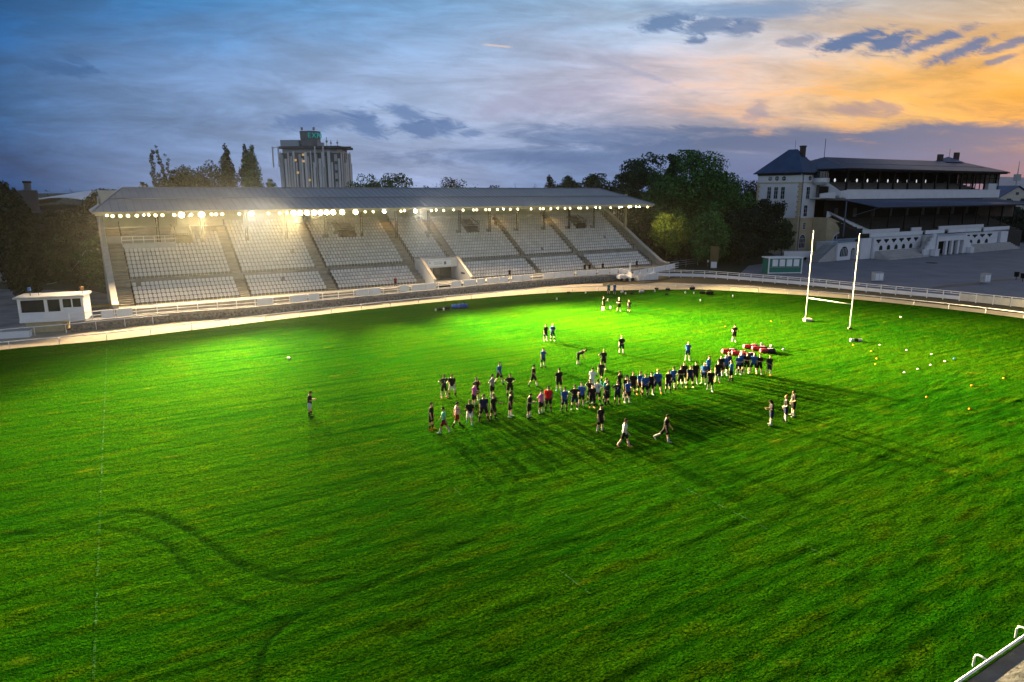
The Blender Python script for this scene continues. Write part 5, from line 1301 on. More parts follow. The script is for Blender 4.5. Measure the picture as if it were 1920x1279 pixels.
# ------------------------------------------- small things on the forecourt
q = P(1440, 513); q2 = P(1508, 514)
DFm = Frame((q.x, q.y, 0), R(6)); Lc = (q2 - q).length
ca = thing('ticket_cabin', 'green and white kiosk with four pale shutters under the trees', 'kiosk', (q.x, q.y, 0))
M_green = mat('kiosk_green', (.03, .20, .15), .6, var=.2, scale=1)
MB(DFm).box(0, Lc, 0, 2.6, -.1, 1.25).build('base', M_green, ca)
MB(DFm).box(0, Lc, .02, 2.6, 1.25, 2.95).build('wall', M_green, ca)
MB(DFm).box(-.2, Lc + .2, -.25, 2.8, 2.95, 3.15).build('roof', M_white, ca)
b = MB(DFm)
for x in (-.05, Lc - .1): b.box(x, x + .2, -.08, .1, -.1, 2.95)
b.box(0, Lc, -.06, .0, 0, .18)
b.build('frame', M_white, ca)
for k in range(4):
    x = .75 + k * (Lc - 1.0) / 4; MB(DFm).box(x, x + (Lc - 1.0) / 4 - .35, -.06, .016, 1.4, 2.75).build('shutter', M_wpanel, ca)
MB(DFm).box(.3, Lc - .2, -.2, .0, 1.2, 1.28).build('counter', M_grey, ca)
q = P(1497, 487); t = thing('white_trailer', 'low white box trailer behind the green and white kiosk', 'trailer', q); f = Frame((q.x, q.y, 0), R(2))
MB(f).box(-3.6, 3.6, 0, 2, .5, 1.9).build('body', M_white, t)
for x in (-1.6, 1.6): MB(f).tube([(x, -.03, .3), (x, .25, .3)], .32, 10).build('wheel', M_black, t)
q = P(1338, 503); t = thing('display_board', 'tall brown backed display board on legs by the trees', 'board', q); f = Frame((q.x, q.y, 0), R(-12))
MB(f).box(-.85, .85, 0, .25, 1.4, 4.6).build('board', mat('brown_board', (.17, .12, .05), .8, var=.3, scale=.6), t)
MB(f).box(-.6, .6, -.05, .15, .05, 1.35).build('lower_panel', M_white, t)
for x in (-.8, .72): MB(f).box(x, x + .1, .05, .2, -.1, 4.7).build('leg', M_black, t)
q = P(1330, 496); t = thing('notice_post', 'small white notice on a post beside the display board', 'sign', P(1327, 499)); f = Frame((*P(1327, 499).xy, 0), 0)
MB(f).box(-.03, .03, 0, .06, -.1, 1.3).build('post', M_grey, t); MB(f).box(-.2, .2, -.04, -.002, .8, 1.35).build('plate', M_white, t)
for (u, v, w, h, lab) in ((1648, 527, 1.7, 1.5, 'grey white cabinet with pipes on the forecourt, left one'), (1851, 530, 1.2, 1.5, 'white cabinet beside a dark puddle on the forecourt')):
    q = P(u, v); t = thing('utility_cabinet', lab, 'cabinet', q); f = Frame((q.x, q.y, 0), R(8))
    MB(f).box(-w / 2, w / 2, 0, 1, .0, h).build('body', mat('cabinet_grey', (.52, .53, .55), .6, var=.25, scale=2), t)
    MB(f).box(-w / 2 - .08, w / 2 + .08, -.08, 1.08, h, h + .1).build('lid', M_grey, t)
    MB(f).box(-w / 2 + .1, -.04, -.03, -.002, .2, h - .15).box(.04, w / 2 - .1, -.03, -.002, .2, h - .15).build('door', M_wpanel, t)
    MB(f).tube([(-w / 2 - .5, .3, .0), (-w / 2 - .4, .3, .8), (-w / 2, .3, .9)], .05, 5).tube([(w / 2 + .5, .3, .0), (w / 2 + .4, .3, .8), (w / 2, .3, .9)], .05, 5).build('pipe', M_grey, t)
for (u, v, lab) in ((1905, 524, 'dark litter bin on a thin stand, left of two'), (1917, 527, 'dark litter bin cut by the right edge')):
    q = P(u, v); t = thing('litter_bin', lab, 'bin', q); f = Frame((q.x, q.y, 0), 0)
    MB(f).lathe((0, 0), [(.36, .5), (.42, 1.4)], 12).build('bin', M_black, t); MB(f).tube([(0, 0, -.1), (0, 0, .5)], .06, 6).build('stand', M_black, t)
for u, v, lab in ((1659, 480, 'left small dark bin on the old stand steps'), (1747, 492, 'dark flat manhole cover on the forecourt')):
    q = P(u, v); t = thing('step_bin' if u < 1700 else 'manhole_cover', lab, 'bin' if u < 1700 else 'manhole', q)
    if u < 1700: MB(Frame((q.x, q.y, 0), 0)).lathe((0, 0), [(.3, -.1), (.38, 1.1)], 10).build('body', M_black, t); MB(Frame((q.x, q.y, 0), 0)).lathe((0, 0), [(.42, 1.1), (.42, 1.2)], 10).build('rim', M_grey, t)
    else: MB(Frame((q.x, q.y, 0), 0)).lathe((0, 0), [(1.2, -.11), (1.2, -.08)], 16).build('lid', M_black, t)
b = MB(); pd = [tuple(P(*p).xy) for p in ((1745, 538), (1780, 533), (1830, 530), (1838, 525), (1920, 521), (1920, 522.5), (1850, 528), (1836, 533), (1790, 536.5), (1752, 540))]
b.poly([(x, y, -.10) for x, y in pd]); o = b.build('wet_patch', mat('wet_asphalt', (.08, .08, .085), .6, var=.3, spec=.3), recalc=False)
if o.data.polygons[0].normal.z < 0: o.data.flip_normals()
tag(o, kind='structure')
# white blocks and trolley stacked where the fences meet
q = P(1196, 526)
f = Frame((q.x, q.y, 0), R(26)); t = thing('barrier_stack', 'stack of upright white jump panels where the two fences meet', 'barriers', q)
for k in range(9): MB(f).box(k * .52, k * .52 + .42, 0, .9, -.1, 1.15 + .12 * math.sin(k * 2)).build('panel', M_white, t)
q = P(1162, 528); f = Frame((q.x, q.y, 0), R(22)); t = thing('starting_cart', 'low white cart with black wheels beside the tall white pole', 'cart', q)
MB(f).box(0, 3.2, 0, 1.3, .45, 1.0).build('body', M_white, t)
for x in (.4, 1.5, 2.7): MB(f).tube([(x, -.06, .28), (x, .2, .28)], .3, 12).build('wheel', M_black, t)
MB(f).box(.2, 3.0, .2, 1.1, 1.0, 1.12).build('deck', M_wpanel, t)
q = P(1181, 527); t = thing('winning_post', 'tall white pole standing by the cart at the track edge', 'pole', q); MB(Frame((q.x, q.y, 0), 0)).box(-.13, .13, -.13, .13, -.1, 3.3).build('pole', M_white, t); MB(Frame((q.x, q.y, 0), 0)).box(-.18, .18, -.18, .18, 3.3, 3.4).build('cap', M_grey, t)

# ------------------------------------------------------------- goal posts
M_goal = mat('goal_paint', (.42, .42, .42), .6, var=.2, scale=.6, spec=.1)
gl, gr = P(1510, 602), P(1593, 617)
gp = thing('rugby_goal', 'tall white rugby goal posts with a crossbar', 'goal', gl)
for q in (gl, gr):
    MB().tube([(q.x, q.y, -.1), (q.x, q.y, 10.7), (q.x, q.y, 11.2)], .066, 10, r2=.05).build('upright', M_goal, gp, smooth=True)
MB().tube([(gl.x, gl.y, 2.95), (gr.x, gr.y, 2.95)], .055, 8).build('crossbar', M_goal, gp, smooth=True)
b = MB(Frame(gl, 0)).box(-.18, .75, -.3, .3, -.02, .3); b.build('base_weight', mat('pale_weight', (.45, .40, .36), .9, var=.3), gp)
MB(Frame(gr, 0)).box(-.2, .2, -.2, .2, -.02, .22).build('base_collar', M_black, gp)
# ------------------------------------------------------------------ people
def ring_pts(c, e1, e2, r1, r2, n): return [c + e1 * (r1 * math.cos(2 * math.pi * j / n)) + e2 * (r2 * math.sin(2 * math.pi * j / n)) for j in range(n)]
def capsule(b, p, q, r0, r1, n=10):
    p = Vector(p); q = Vector(q); d = (q - p).normalized()
    e1 = d.orthogonal().normalized(); e2 = d.cross(e1)
    loft(b, [ring_pts(p - d * r0 * .96, e1, e2, r0 * .25, r0 * .25, n), ring_pts(p - d * r0 * .6, e1, e2, r0 * .8, r0 * .8, n), ring_pts(p, e1, e2, r0, r0, n), ring_pts(q, e1, e2, r1, r1, n), ring_pts(q + d * r1 * .6, e1, e2, r1 * .8, r1 * .8, n), ring_pts(q + d * r1 * .96, e1, e2, r1 * .25, r1 * .25, n)])
def loft(b, rings):
    n = len(rings[0]); k = len(rings); V = [v for r in rings for v in r]; F = []
    for i in range(k - 1):
        for j in range(n): F.append((i * n + j, i * n + (j + 1) % n, (i + 1) * n + (j + 1) % n, (i + 1) * n + j))
    F.append(tuple(range(n))[::-1]); F.append(tuple(range((k - 1) * n, k * n))); b.raw(V, F)
def ellipsoid(b, c, rx, ry, rz, n=12, m=7, M=None):
    c = Vector(c); M = M or Matrix.Identity(3); rings = []
    for i in range(1, m):
        t = math.pi * i / m; rings.append([c + M @ Vector((rx * math.sin(t) * math.cos(2 * math.pi * j / n), ry * math.sin(t) * math.sin(2 * math.pi * j / n), -rz * math.cos(t))) for j in range(n)])
    loft(b, rings)
def fuse(b, name, voxel, smooth=2):
    """one continuous skin from overlapping solids"""
    me = bpy.data.meshes.new(name); me.from_pydata([tuple(v) for v in b.V], [], b.F)
    bm = bmesh.new(); bm.from_mesh(me); bmesh.ops.recalc_face_normals(bm, faces=bm.faces); bm.to_mesh(me); bm.free()
    o = bpy.data.objects.new(name, me); col.objects.link(o)
    m = o.modifiers.new('skin', 'REMESH'); m.mode = 'VOXEL'; m.voxel_size = voxel; m.use_smooth_shade = True
    if smooth: s = o.modifiers.new('soft', 'SMOOTH'); s.iterations = smooth; s.factor = .5
    bpy.context.view_layer.update()
    r = bpy.data.meshes.new_from_object(o.evaluated_get(bpy.context.evaluated_depsgraph_get()))
    bpy.data.objects.remove(o); bpy.data.meshes.remove(me); r.name = name
    return r
ARM = dict(down=((.14, .02, -1), (.05, .2, -1)), hip=((.72, -.35, -.62), (-.72, .45, -.40)), fold=((.25, .15, -.95), (-.78, .62, .08)), front=((.15, .22, -.95), (-.22, .95, .12)), belly=((.28, .05, -.95), (-.65, .55, -.35)),
           face=((.2, .45, -.85), (-.35, .25, .9)), out=((.25, .5, -.75), (.15, .95, .0)), fwd=((.1, .38, -.9), (0, .6, -.8)), back=((.14, -.45, -.9), (.06, -.15, -1)), knee=((.05, .25, -1), (-.08, .2, -1)), behind=((.2, -.3, -.95), (-.7, -.35, -.5)))
# pose: legs as (forward swing, spread, knee bend) for +x and -x side, lean, head nod, arms
POSE = dict(stand=dict(l=((4, 5, 3), (-3, 5, 3)), a=('down', 'down')), wide=dict(l=((2, 14, 4), (-2, 13, 2)), a=('down', 'down')), hips=dict(l=((2, 8, 3), (0, 8, 3)), a=('hip', 'hip')), hip1=dict(l=((3, 6, 4), (-2, 6, 2)), a=('down', 'hip')),
            fold=dict(l=((2, 8, 2), (-2, 7, 4)), a=('fold', 'fold'), nod=6), phone=dict(l=((3, 4, 2), (-2, 4, 2)), a=('front', 'front'), nod=28), belly=dict(l=((3, 7, 4), (-3, 7, 2)), a=('belly', 'down')),
            walk=dict(l=((22, 2, 6), (-18, 2, 14)), a=('back', 'fwd'), nod=8), stride=dict(l=((14, 2, 4), (-38, 2, 22)), a=('fwd', 'down'), nod=14), bend=dict(l=((4, 6, 6), (0, 6, 6)), a=('knee', 'knee'), lean=58, nod=25),
            face=dict(l=((3, 6, 4), (-3, 6, 2)), a=('face', 'down')), lift=dict(l=((2, 4, 2), (38, 8, 95)), a=('down', 'belly'), nod=8), reach=dict(l=((4, 7, 3), (-4, 7, 3)), a=('out', 'down')), behind=dict(l=((2, 7, 2), (-2, 7, 2)), a=('behind', 'behind')))
def make_pose(key):
    p = POSE[key]; lean = R(p.get('lean', 3)); nod = R(p.get('nod', 4)); piv = Vector((0, 0, .95))
    Rm = Matrix.Rotation(lean, 3, 'X'); Hm = Matrix.Rotation(lean + nod, 3, 'X')
    up = lambda v: piv + Rm @ (Vector(v) - piv)
    neck = up((0, .01, 1.50)); hd = lambda v: neck + Hm @ (Vector(v) - Vector((0, .01, 1.50)))
    body = MB(); shirt = MB(); shorts = MB(); out = {}
    legs = []
    for s, (sw, ab, kb) in zip((1, -1), p['l']):
        h = Vector((s * .095, 0, .93)); sw, ab, kb = R(sw), R(ab), R(kb)
        d1 = Vector((s * math.sin(ab), -math.sin(sw), -math.cos(sw) * math.cos(ab))).normalized(); k = h + d1 * .43
        d2 = Vector((s * math.sin(ab) * .6, -math.sin(sw - kb), -math.cos(sw - kb))).normalized(); an = k + d2 * .41
        legs.append((s, h, k, an, d1, d2))
    low = min(l[3].z for l in legs); dz = Vector((0, 0, .085 - low))
    # torso
    T = [(.86, .150, .105, 0), (.95, .165, .115, .0), (1.05, .155, .108, 0), (1.16, .155, .108, 0), (1.28, .178, .120, -.005), (1.38, .185, .118, 0), (1.44, .150, .092, .005), (1.49, .072, .070, .01), (1.55, .056, .060, .005)]
    E1, E2 = Vector((1, 0, 0)), Vector((0, 1, 0))
    loft(body, [ring_pts(up((0, y, z)), E1, Rm @ E2, rx, ry, 16) for z, rx, ry, y in T])
    loft(shirt, [ring_pts(up((0, y, z)), E1, Rm @ E2, rx + .024, ry + .024, 16) for z, rx, ry, y in [(.875, .168, .12, 0)] + T[1:7] + [(1.485, .070, .066, .01)]])
    capsule(shorts, (-.05, 0, .93), (.05, 0, .93), .128, .128); capsule(shorts, (-.05, 0, 1.02), (.05, 0, 1.02), .115, .115)
    for s, h, k, an, d1, d2 in legs:
        capsule(body, h, k, .088, .058); capsule(body, k, k.lerp(an, .35), .056, .060); capsule(body, k.lerp(an, .35), an, .060, .036)
        kk = k.lerp(h, .16)
        capsule(shorts, h, h + d1 * .34, .115, .098)
        fdir = Vector((s * .22, -1, 0)).normalized()
        if d2.y > .45: fdir = (fdir + Vector((0, .2, -.9))).normalized()
        heel = an + Vector((0, 0, -.03)) - fdir * .035
        capsule(body, heel, heel + fdir * .20 + Vector((0, 0, -.02)), .036, .03)
        sk = MB(); e1 = d2.orthogonal().normalized(); e2 = d2.cross(e1)
        loft(sk, [ring_pts(k.lerp(an, t), e1, e2, r, r, 10) for t, r in ((.42, .069), (.6, .064), (.8, .05), (.95, .046), (1.04, .044))])
        sh = MB(); e2 = Vector((0, 0, 1)); e2 = (e2 - fdir * e2.dot(fdir)).normalized(); e1 = fdir.cross(e2)
        c0 = an + Vector((0, 0, -.035)) - fdir * .075
        loft(sh, [ring_pts(c0 + fdir * x + e2 * zc, e1, e2, rw, rh, 10) for x, rw, rh, zc in ((-.01, .02, .02, 0), (.01, .042, .05, .005), (.09, .045, .055, .01), (.17, .05, .042, -.004), (.25, .042, .03, -.016), (.285, .018, .014, -.026))])
        for nm, b in (('sock', sk), ('shoe', sh)): out.setdefault(nm, []).append(b)
    # arms and hands
    for s, nm in zip((1, -1), p['a']):
        du, df = ARM[nm]; cv = lambda v: Vector((s * v[0], -v[1], v[2])).normalized()
        sh = up((s * .185, 0, 1.415)); el = sh + cv(du) * .285; wr = el + cv(df) * .25; hdir = cv(df)
        capsule(body, sh, el, .054, .042); capsule(body, el, wr, .042, .028)
        capsule(shirt, up((s * .13, 0, 1.405)), sh, .085, .075); capsule(shirt, sh, sh.lerp(el, .62), .072, .066)
        nrm = Vector((-s, 0, 0)) - hdir * Vector((-s, 0, 0)).dot(hdir)
        if nrm.length < .3: nrm = Vector((0, 0, -1)) - hdir * Vector((0, 0, -1)).dot(hdir)
        nrm.normalize(); lat = hdir.cross(nrm).normalized()
        if lat.y > 0: lat = -lat        # thumb side points forward
        pc = wr + hdir * .05
        for q in (-.024, 0, .024): capsule(body, wr + lat * q * .5, wr + lat * q + hdir * .085, .016, .014, 8)
        for q, L in ((.030, .068), (.010, .078), (-.010, .072), (-.029, .056)):
            r0 = wr + lat * q + hdir * .088; r1 = r0 + hdir * L * .55 + nrm * .012; r2 = r1 + hdir * L * .35 + nrm * .026
            capsule(body, r0, r1, .0095, .009, 6); capsule(body, r1, r2, .009, .008, 6)
        t0 = wr + lat * .026 + hdir * .03; t1 = t0 + lat * .03 + hdir * .032 + nrm * .008; t2 = t1 + hdir * .032 + nrm * .014
        capsule(body, t0, t1, .012, .011, 6); capsule(body, t1, t2, .011, .009, 6)
    # head
    capsule(body, neck, hd((0, -.005, 1.60)), .056, .055)
    ellipsoid(body, hd((0, .012, 1.685)), .076, .096, .105, M=Hm); ellipsoid(body, hd((0, -.028, 1.625)), .058, .066, .075, M=Hm)
    capsule(body, hd((0, -.075, 1.69)), hd((0, -.102, 1.652)), .012, .016, 8); ellipsoid(body, hd((0, -.062, 1.708)), .05, .03, .018, M=Hm)
    for s in (1, -1): ellipsoid(body, hd((s * .08, .012, 1.668)), .014, .022, .033, 8, 5, M=Hm)
    me = fuse(body, 'body', .0115, 1)
    me.materials.append(None); me.materials.append(M_eye); me.materials.append(M_lip)
    inv = Hm.inverted(); mi = [0] * len(me.polygons)
    for f in me.polygons:
        if f.center.z < neck.z - .3 and key != 'bend': continue
        c = inv @ (f.center - neck) + Vector((0, .01, 1.50))
        if c.y < -.05:
            if abs(abs(c.x) - .031) < .014 and abs(c.z - 1.683) < .009: mi[f.index] = 1
            elif abs(c.x) < .026 and abs(c.z - 1.612) < .010: mi[f.index] = 2
    me.polygons.foreach_set('material_index', mi)
    res = dict(body=me, shirt=fuse(shirt, 'shirt', .016, 3), shorts=fuse(shorts, 'shorts', .016, 3))
    def plain(b, nm):
        m = bpy.data.meshes.new(nm); m.from_pydata([tuple(v) for v in b.V], [], b.F)
        bm = bmesh.new(); bm.from_mesh(m); bmesh.ops.recalc_face_normals(bm, faces=bm.faces); bm.to_mesh(m); bm.free(); m.polygons.foreach_set('use_smooth', [True] * len(m.polygons)); m.materials.append(None); return m
    for nm in ('sock', 'shoe'): res[nm] = [plain(b, nm) for b in out[nm]]
    # legs of a pair of tights
    tg = MB()
    for s, h, k, an, d1, d2 in legs: capsule(tg, h, k, .098, .066); capsule(tg, k, an, .066, .046)
    res['tights'] = fuse(tg, 'tights', .014, 2)
    # hair
    def hair(kind):
        b = MB(); n = 18; r = {'short': (.084, .105, .113), 'curly': (.105, .125, .128), 'long': (.098, .118, .122)}[kind]; g = np.random.default_rng(5); V = []; F = []; m = 11; idx = {}
        for i in range(m + 1):
            t = math.pi * i / m
            for j in range(n):
                a = 2 * math.pi * j / n; w = 1 + (.10 if kind == 'curly' else .03) * (g.random() - .3)
                v = Vector((r[0] * w * math.sin(t) * math.cos(a), .014 + r[1] * w * math.sin(t) * math.sin(a), 1.69 + r[2] * w * math.cos(t)))
                if kind == 'long' and v.z < 1.66 and v.y > -.02: v.z -= .13 * (1.66 - v.z) / .1; v.y += .02
                V.append(hd(v)); idx[(i, j)] = v
        for i in range(m):
            for j in range(n):
                q = [(i, j), (i, (j + 1) % n), (i + 1, (j + 1) % n), (i + 1, j)]; c = sum((idx[x] for x in q), Vector()) / 4
                if c.y < -.035 and c.z < 1.735: continue
                if kind != 'long' and c.z < 1.635: continue
                if kind == 'long' and c.z < 1.44: continue
                F.append(tuple(a * n + b_ for a, b_ in q))
        b.raw(V, F); return plain(b, 'hair')
    for hk in ('short', 'curly', 'long'): res['hair_' + hk] = hair(hk)
    bd = MB(); ellipsoid(bd, hd((0, -.032, 1.605)), .062, .066, .06, 12, 7, M=Hm); res['beard'] = plain(bd, 'beard')
    for m in res.values():
        for q in (m if isinstance(m, list) else [m]):
            q.transform(Matrix.Translation(dz))
    res['dz'] = dz.z; res['chest'] = up((0, .146, 1.27)) + dz; res['chestf'] = up((0, -.150, 1.27)) + dz
    return res
M_eye = mat('eye_dark', (.03, .02, .02), .3); M_lip = mat('lip', (.35, .12, .10), .6)
SKIN = {'l': mat('skin_light', (.50, .30, .20), .6, var=.12, scale=6), 'm': mat('skin_tan', (.38, .21, .13), .6, var=.12, scale=6), 'd': mat('skin_brown', (.12, .06, .04), .55, var=.15, scale=6)}
HAIR = {'k': mat('hair_black', (.012, .010, .009), .9, var=.4, scale=30, spec=.03), 'b': mat('hair_brown', (.055, .03, .016), .9, var=.4, scale=30, spec=.03), 'y': mat('hair_blond', (.50, .34, .13), .9, var=.3, scale=30, spec=.03), 'g': mat('hair_grey', (.42, .40, .37), .9, var=.3, scale=30, spec=.03), 'r': mat('hair_ginger', (.42, .20, .06), .9, var=.3, scale=30, spec=.03)}
CL = {}
for nm, c in dict(black=(.010, .010, .012), char=(.020, .020, .024), navy=(.010, .016, .055), blue=(.020, .085, .30), royal=(.03, .11, .45), sky=(.06, .18, .42), teal=(.02, .20, .28), green=(.01, .05, .035), red=(.42, .012, .016), maroon=(.16, .01, .015),
                  white=(.72, .72, .74), cream=(.66, .64, .58), offwhite=(.38, .38, .39), pink=(.50, .14, .36), grey=(.20, .21, .22), lgrey=(.52, .54, .60), mint=(.16, .52, .32), orange=(.50, .13, .012), coral=(.70, .22, .16), yellow=(.60, .32, .02)).items():
    CL[nm] = mat('cloth_' + nm, c, .85, var=.28, scale=9, bump=.35, bscale=14, spec=.03)
def striped(name, c1, c2, sc_=7.5):
    m = mat(name, c1, .85); nt = m.node_tree; b = nt.nodes['Principled BSDF']; tc = nt.nodes.new('ShaderNodeTexCoord'); w = nt.nodes.new('ShaderNodeTexWave'); w.bands_direction = 'Z'; w.inputs['Scale'].default_value = sc_
    mx = nt.nodes.new('ShaderNodeMix'); mx.data_type = 'RGBA'; mx.inputs['A'].default_value = (*c1, 1); mx.inputs['B'].default_value = (*c2, 1)
    r = nt.nodes.new('ShaderNodeMath'); r.operation = 'GREATER_THAN'; r.inputs[1].default_value = .5
    nt.links.new(tc.outputs['Object'], w.inputs['Vector']); nt.links.new(w.outputs['Fac'], r.inputs[0]); nt.links.new(r.outputs[0], mx.inputs['Factor']); nt.links.new(mx.outputs['Result'], b.inputs['Base Color']); CL[name[6:]] = m
striped('cloth_redstripe', (.62, .60, .58), (.50, .02, .02), 2.6)
striped('cloth_sockstripe', (.66, .64, .62), (.28, .02, .03), 5.0)
POSES = {}
def person(u, v, ht, pose, face, shirt, shorts, sock, shoe, hair, label, skin='m', wide=1.0, beard=False, tights=False, extra=None, z=None):
    if pose not in POSES: POSES[pose] = make_pose(pose)
    r = POSES[pose]
    q = P(u, v)
    gz_ = float(field_height(np.array([q.x]), np.array([q.y]))[0]) + .01 if z is None else z
    # heading is measured from the line of sight, 0 = towards the camera
    hd_ = R(face) - math.atan2(q.x, q.y) 
    t = thing('person', label, 'person', (q.x, q.y, gz_), 'rugby players on the grass', hd_)
    k = ht / 1.70; t.scale = (k * wide, k * wide, k)
    def part(nm, me, m, slot0=True):
        o = bpy.data.objects.new(nm, me); col.objects.link(o); o.parent = t
        if not len(me.materials): me.materials.append(None)
        o.material_slots[0].link = 'OBJECT'; o.material_slots[0].material = m
        return o
    part('body', r['body'], SKIN[skin]); st = part('shirt', r['shirt'], CL[shirt]); part('shorts', r['shorts'], CL[shorts])
    for me in r['sock']: part('sock', me, CL['offwhite' if sock == 'white' else sock])
    for me in r['shoe']: part('shoe', me, CL['offwhite' if shoe == 'white' else shoe])
    part('hair', r['hair_' + {'s': 'short', 'c': 'curly', 'l': 'long'}[hair[0]]], HAIR[hair[1]])
    if beard: part('beard', r['beard'], HAIR['k'])
    if tights: part('tights', r['tights'], CL['black'])
    if extra:
        txt, side, size, cn = extra
        me = text_mesh(txt, size, .004); me.materials.append(CL[cn])
        o = bpy.data.objects.new('number' if txt.isdigit() else 'chest_print', me); col.objects.link(o); o.parent = st
        c = r['chest'] if side == 'back' else r['chestf']
        o.location = c; o.rotation_euler = (math.pi / 2, 0, math.pi if side == 'back' else 0)
    return t
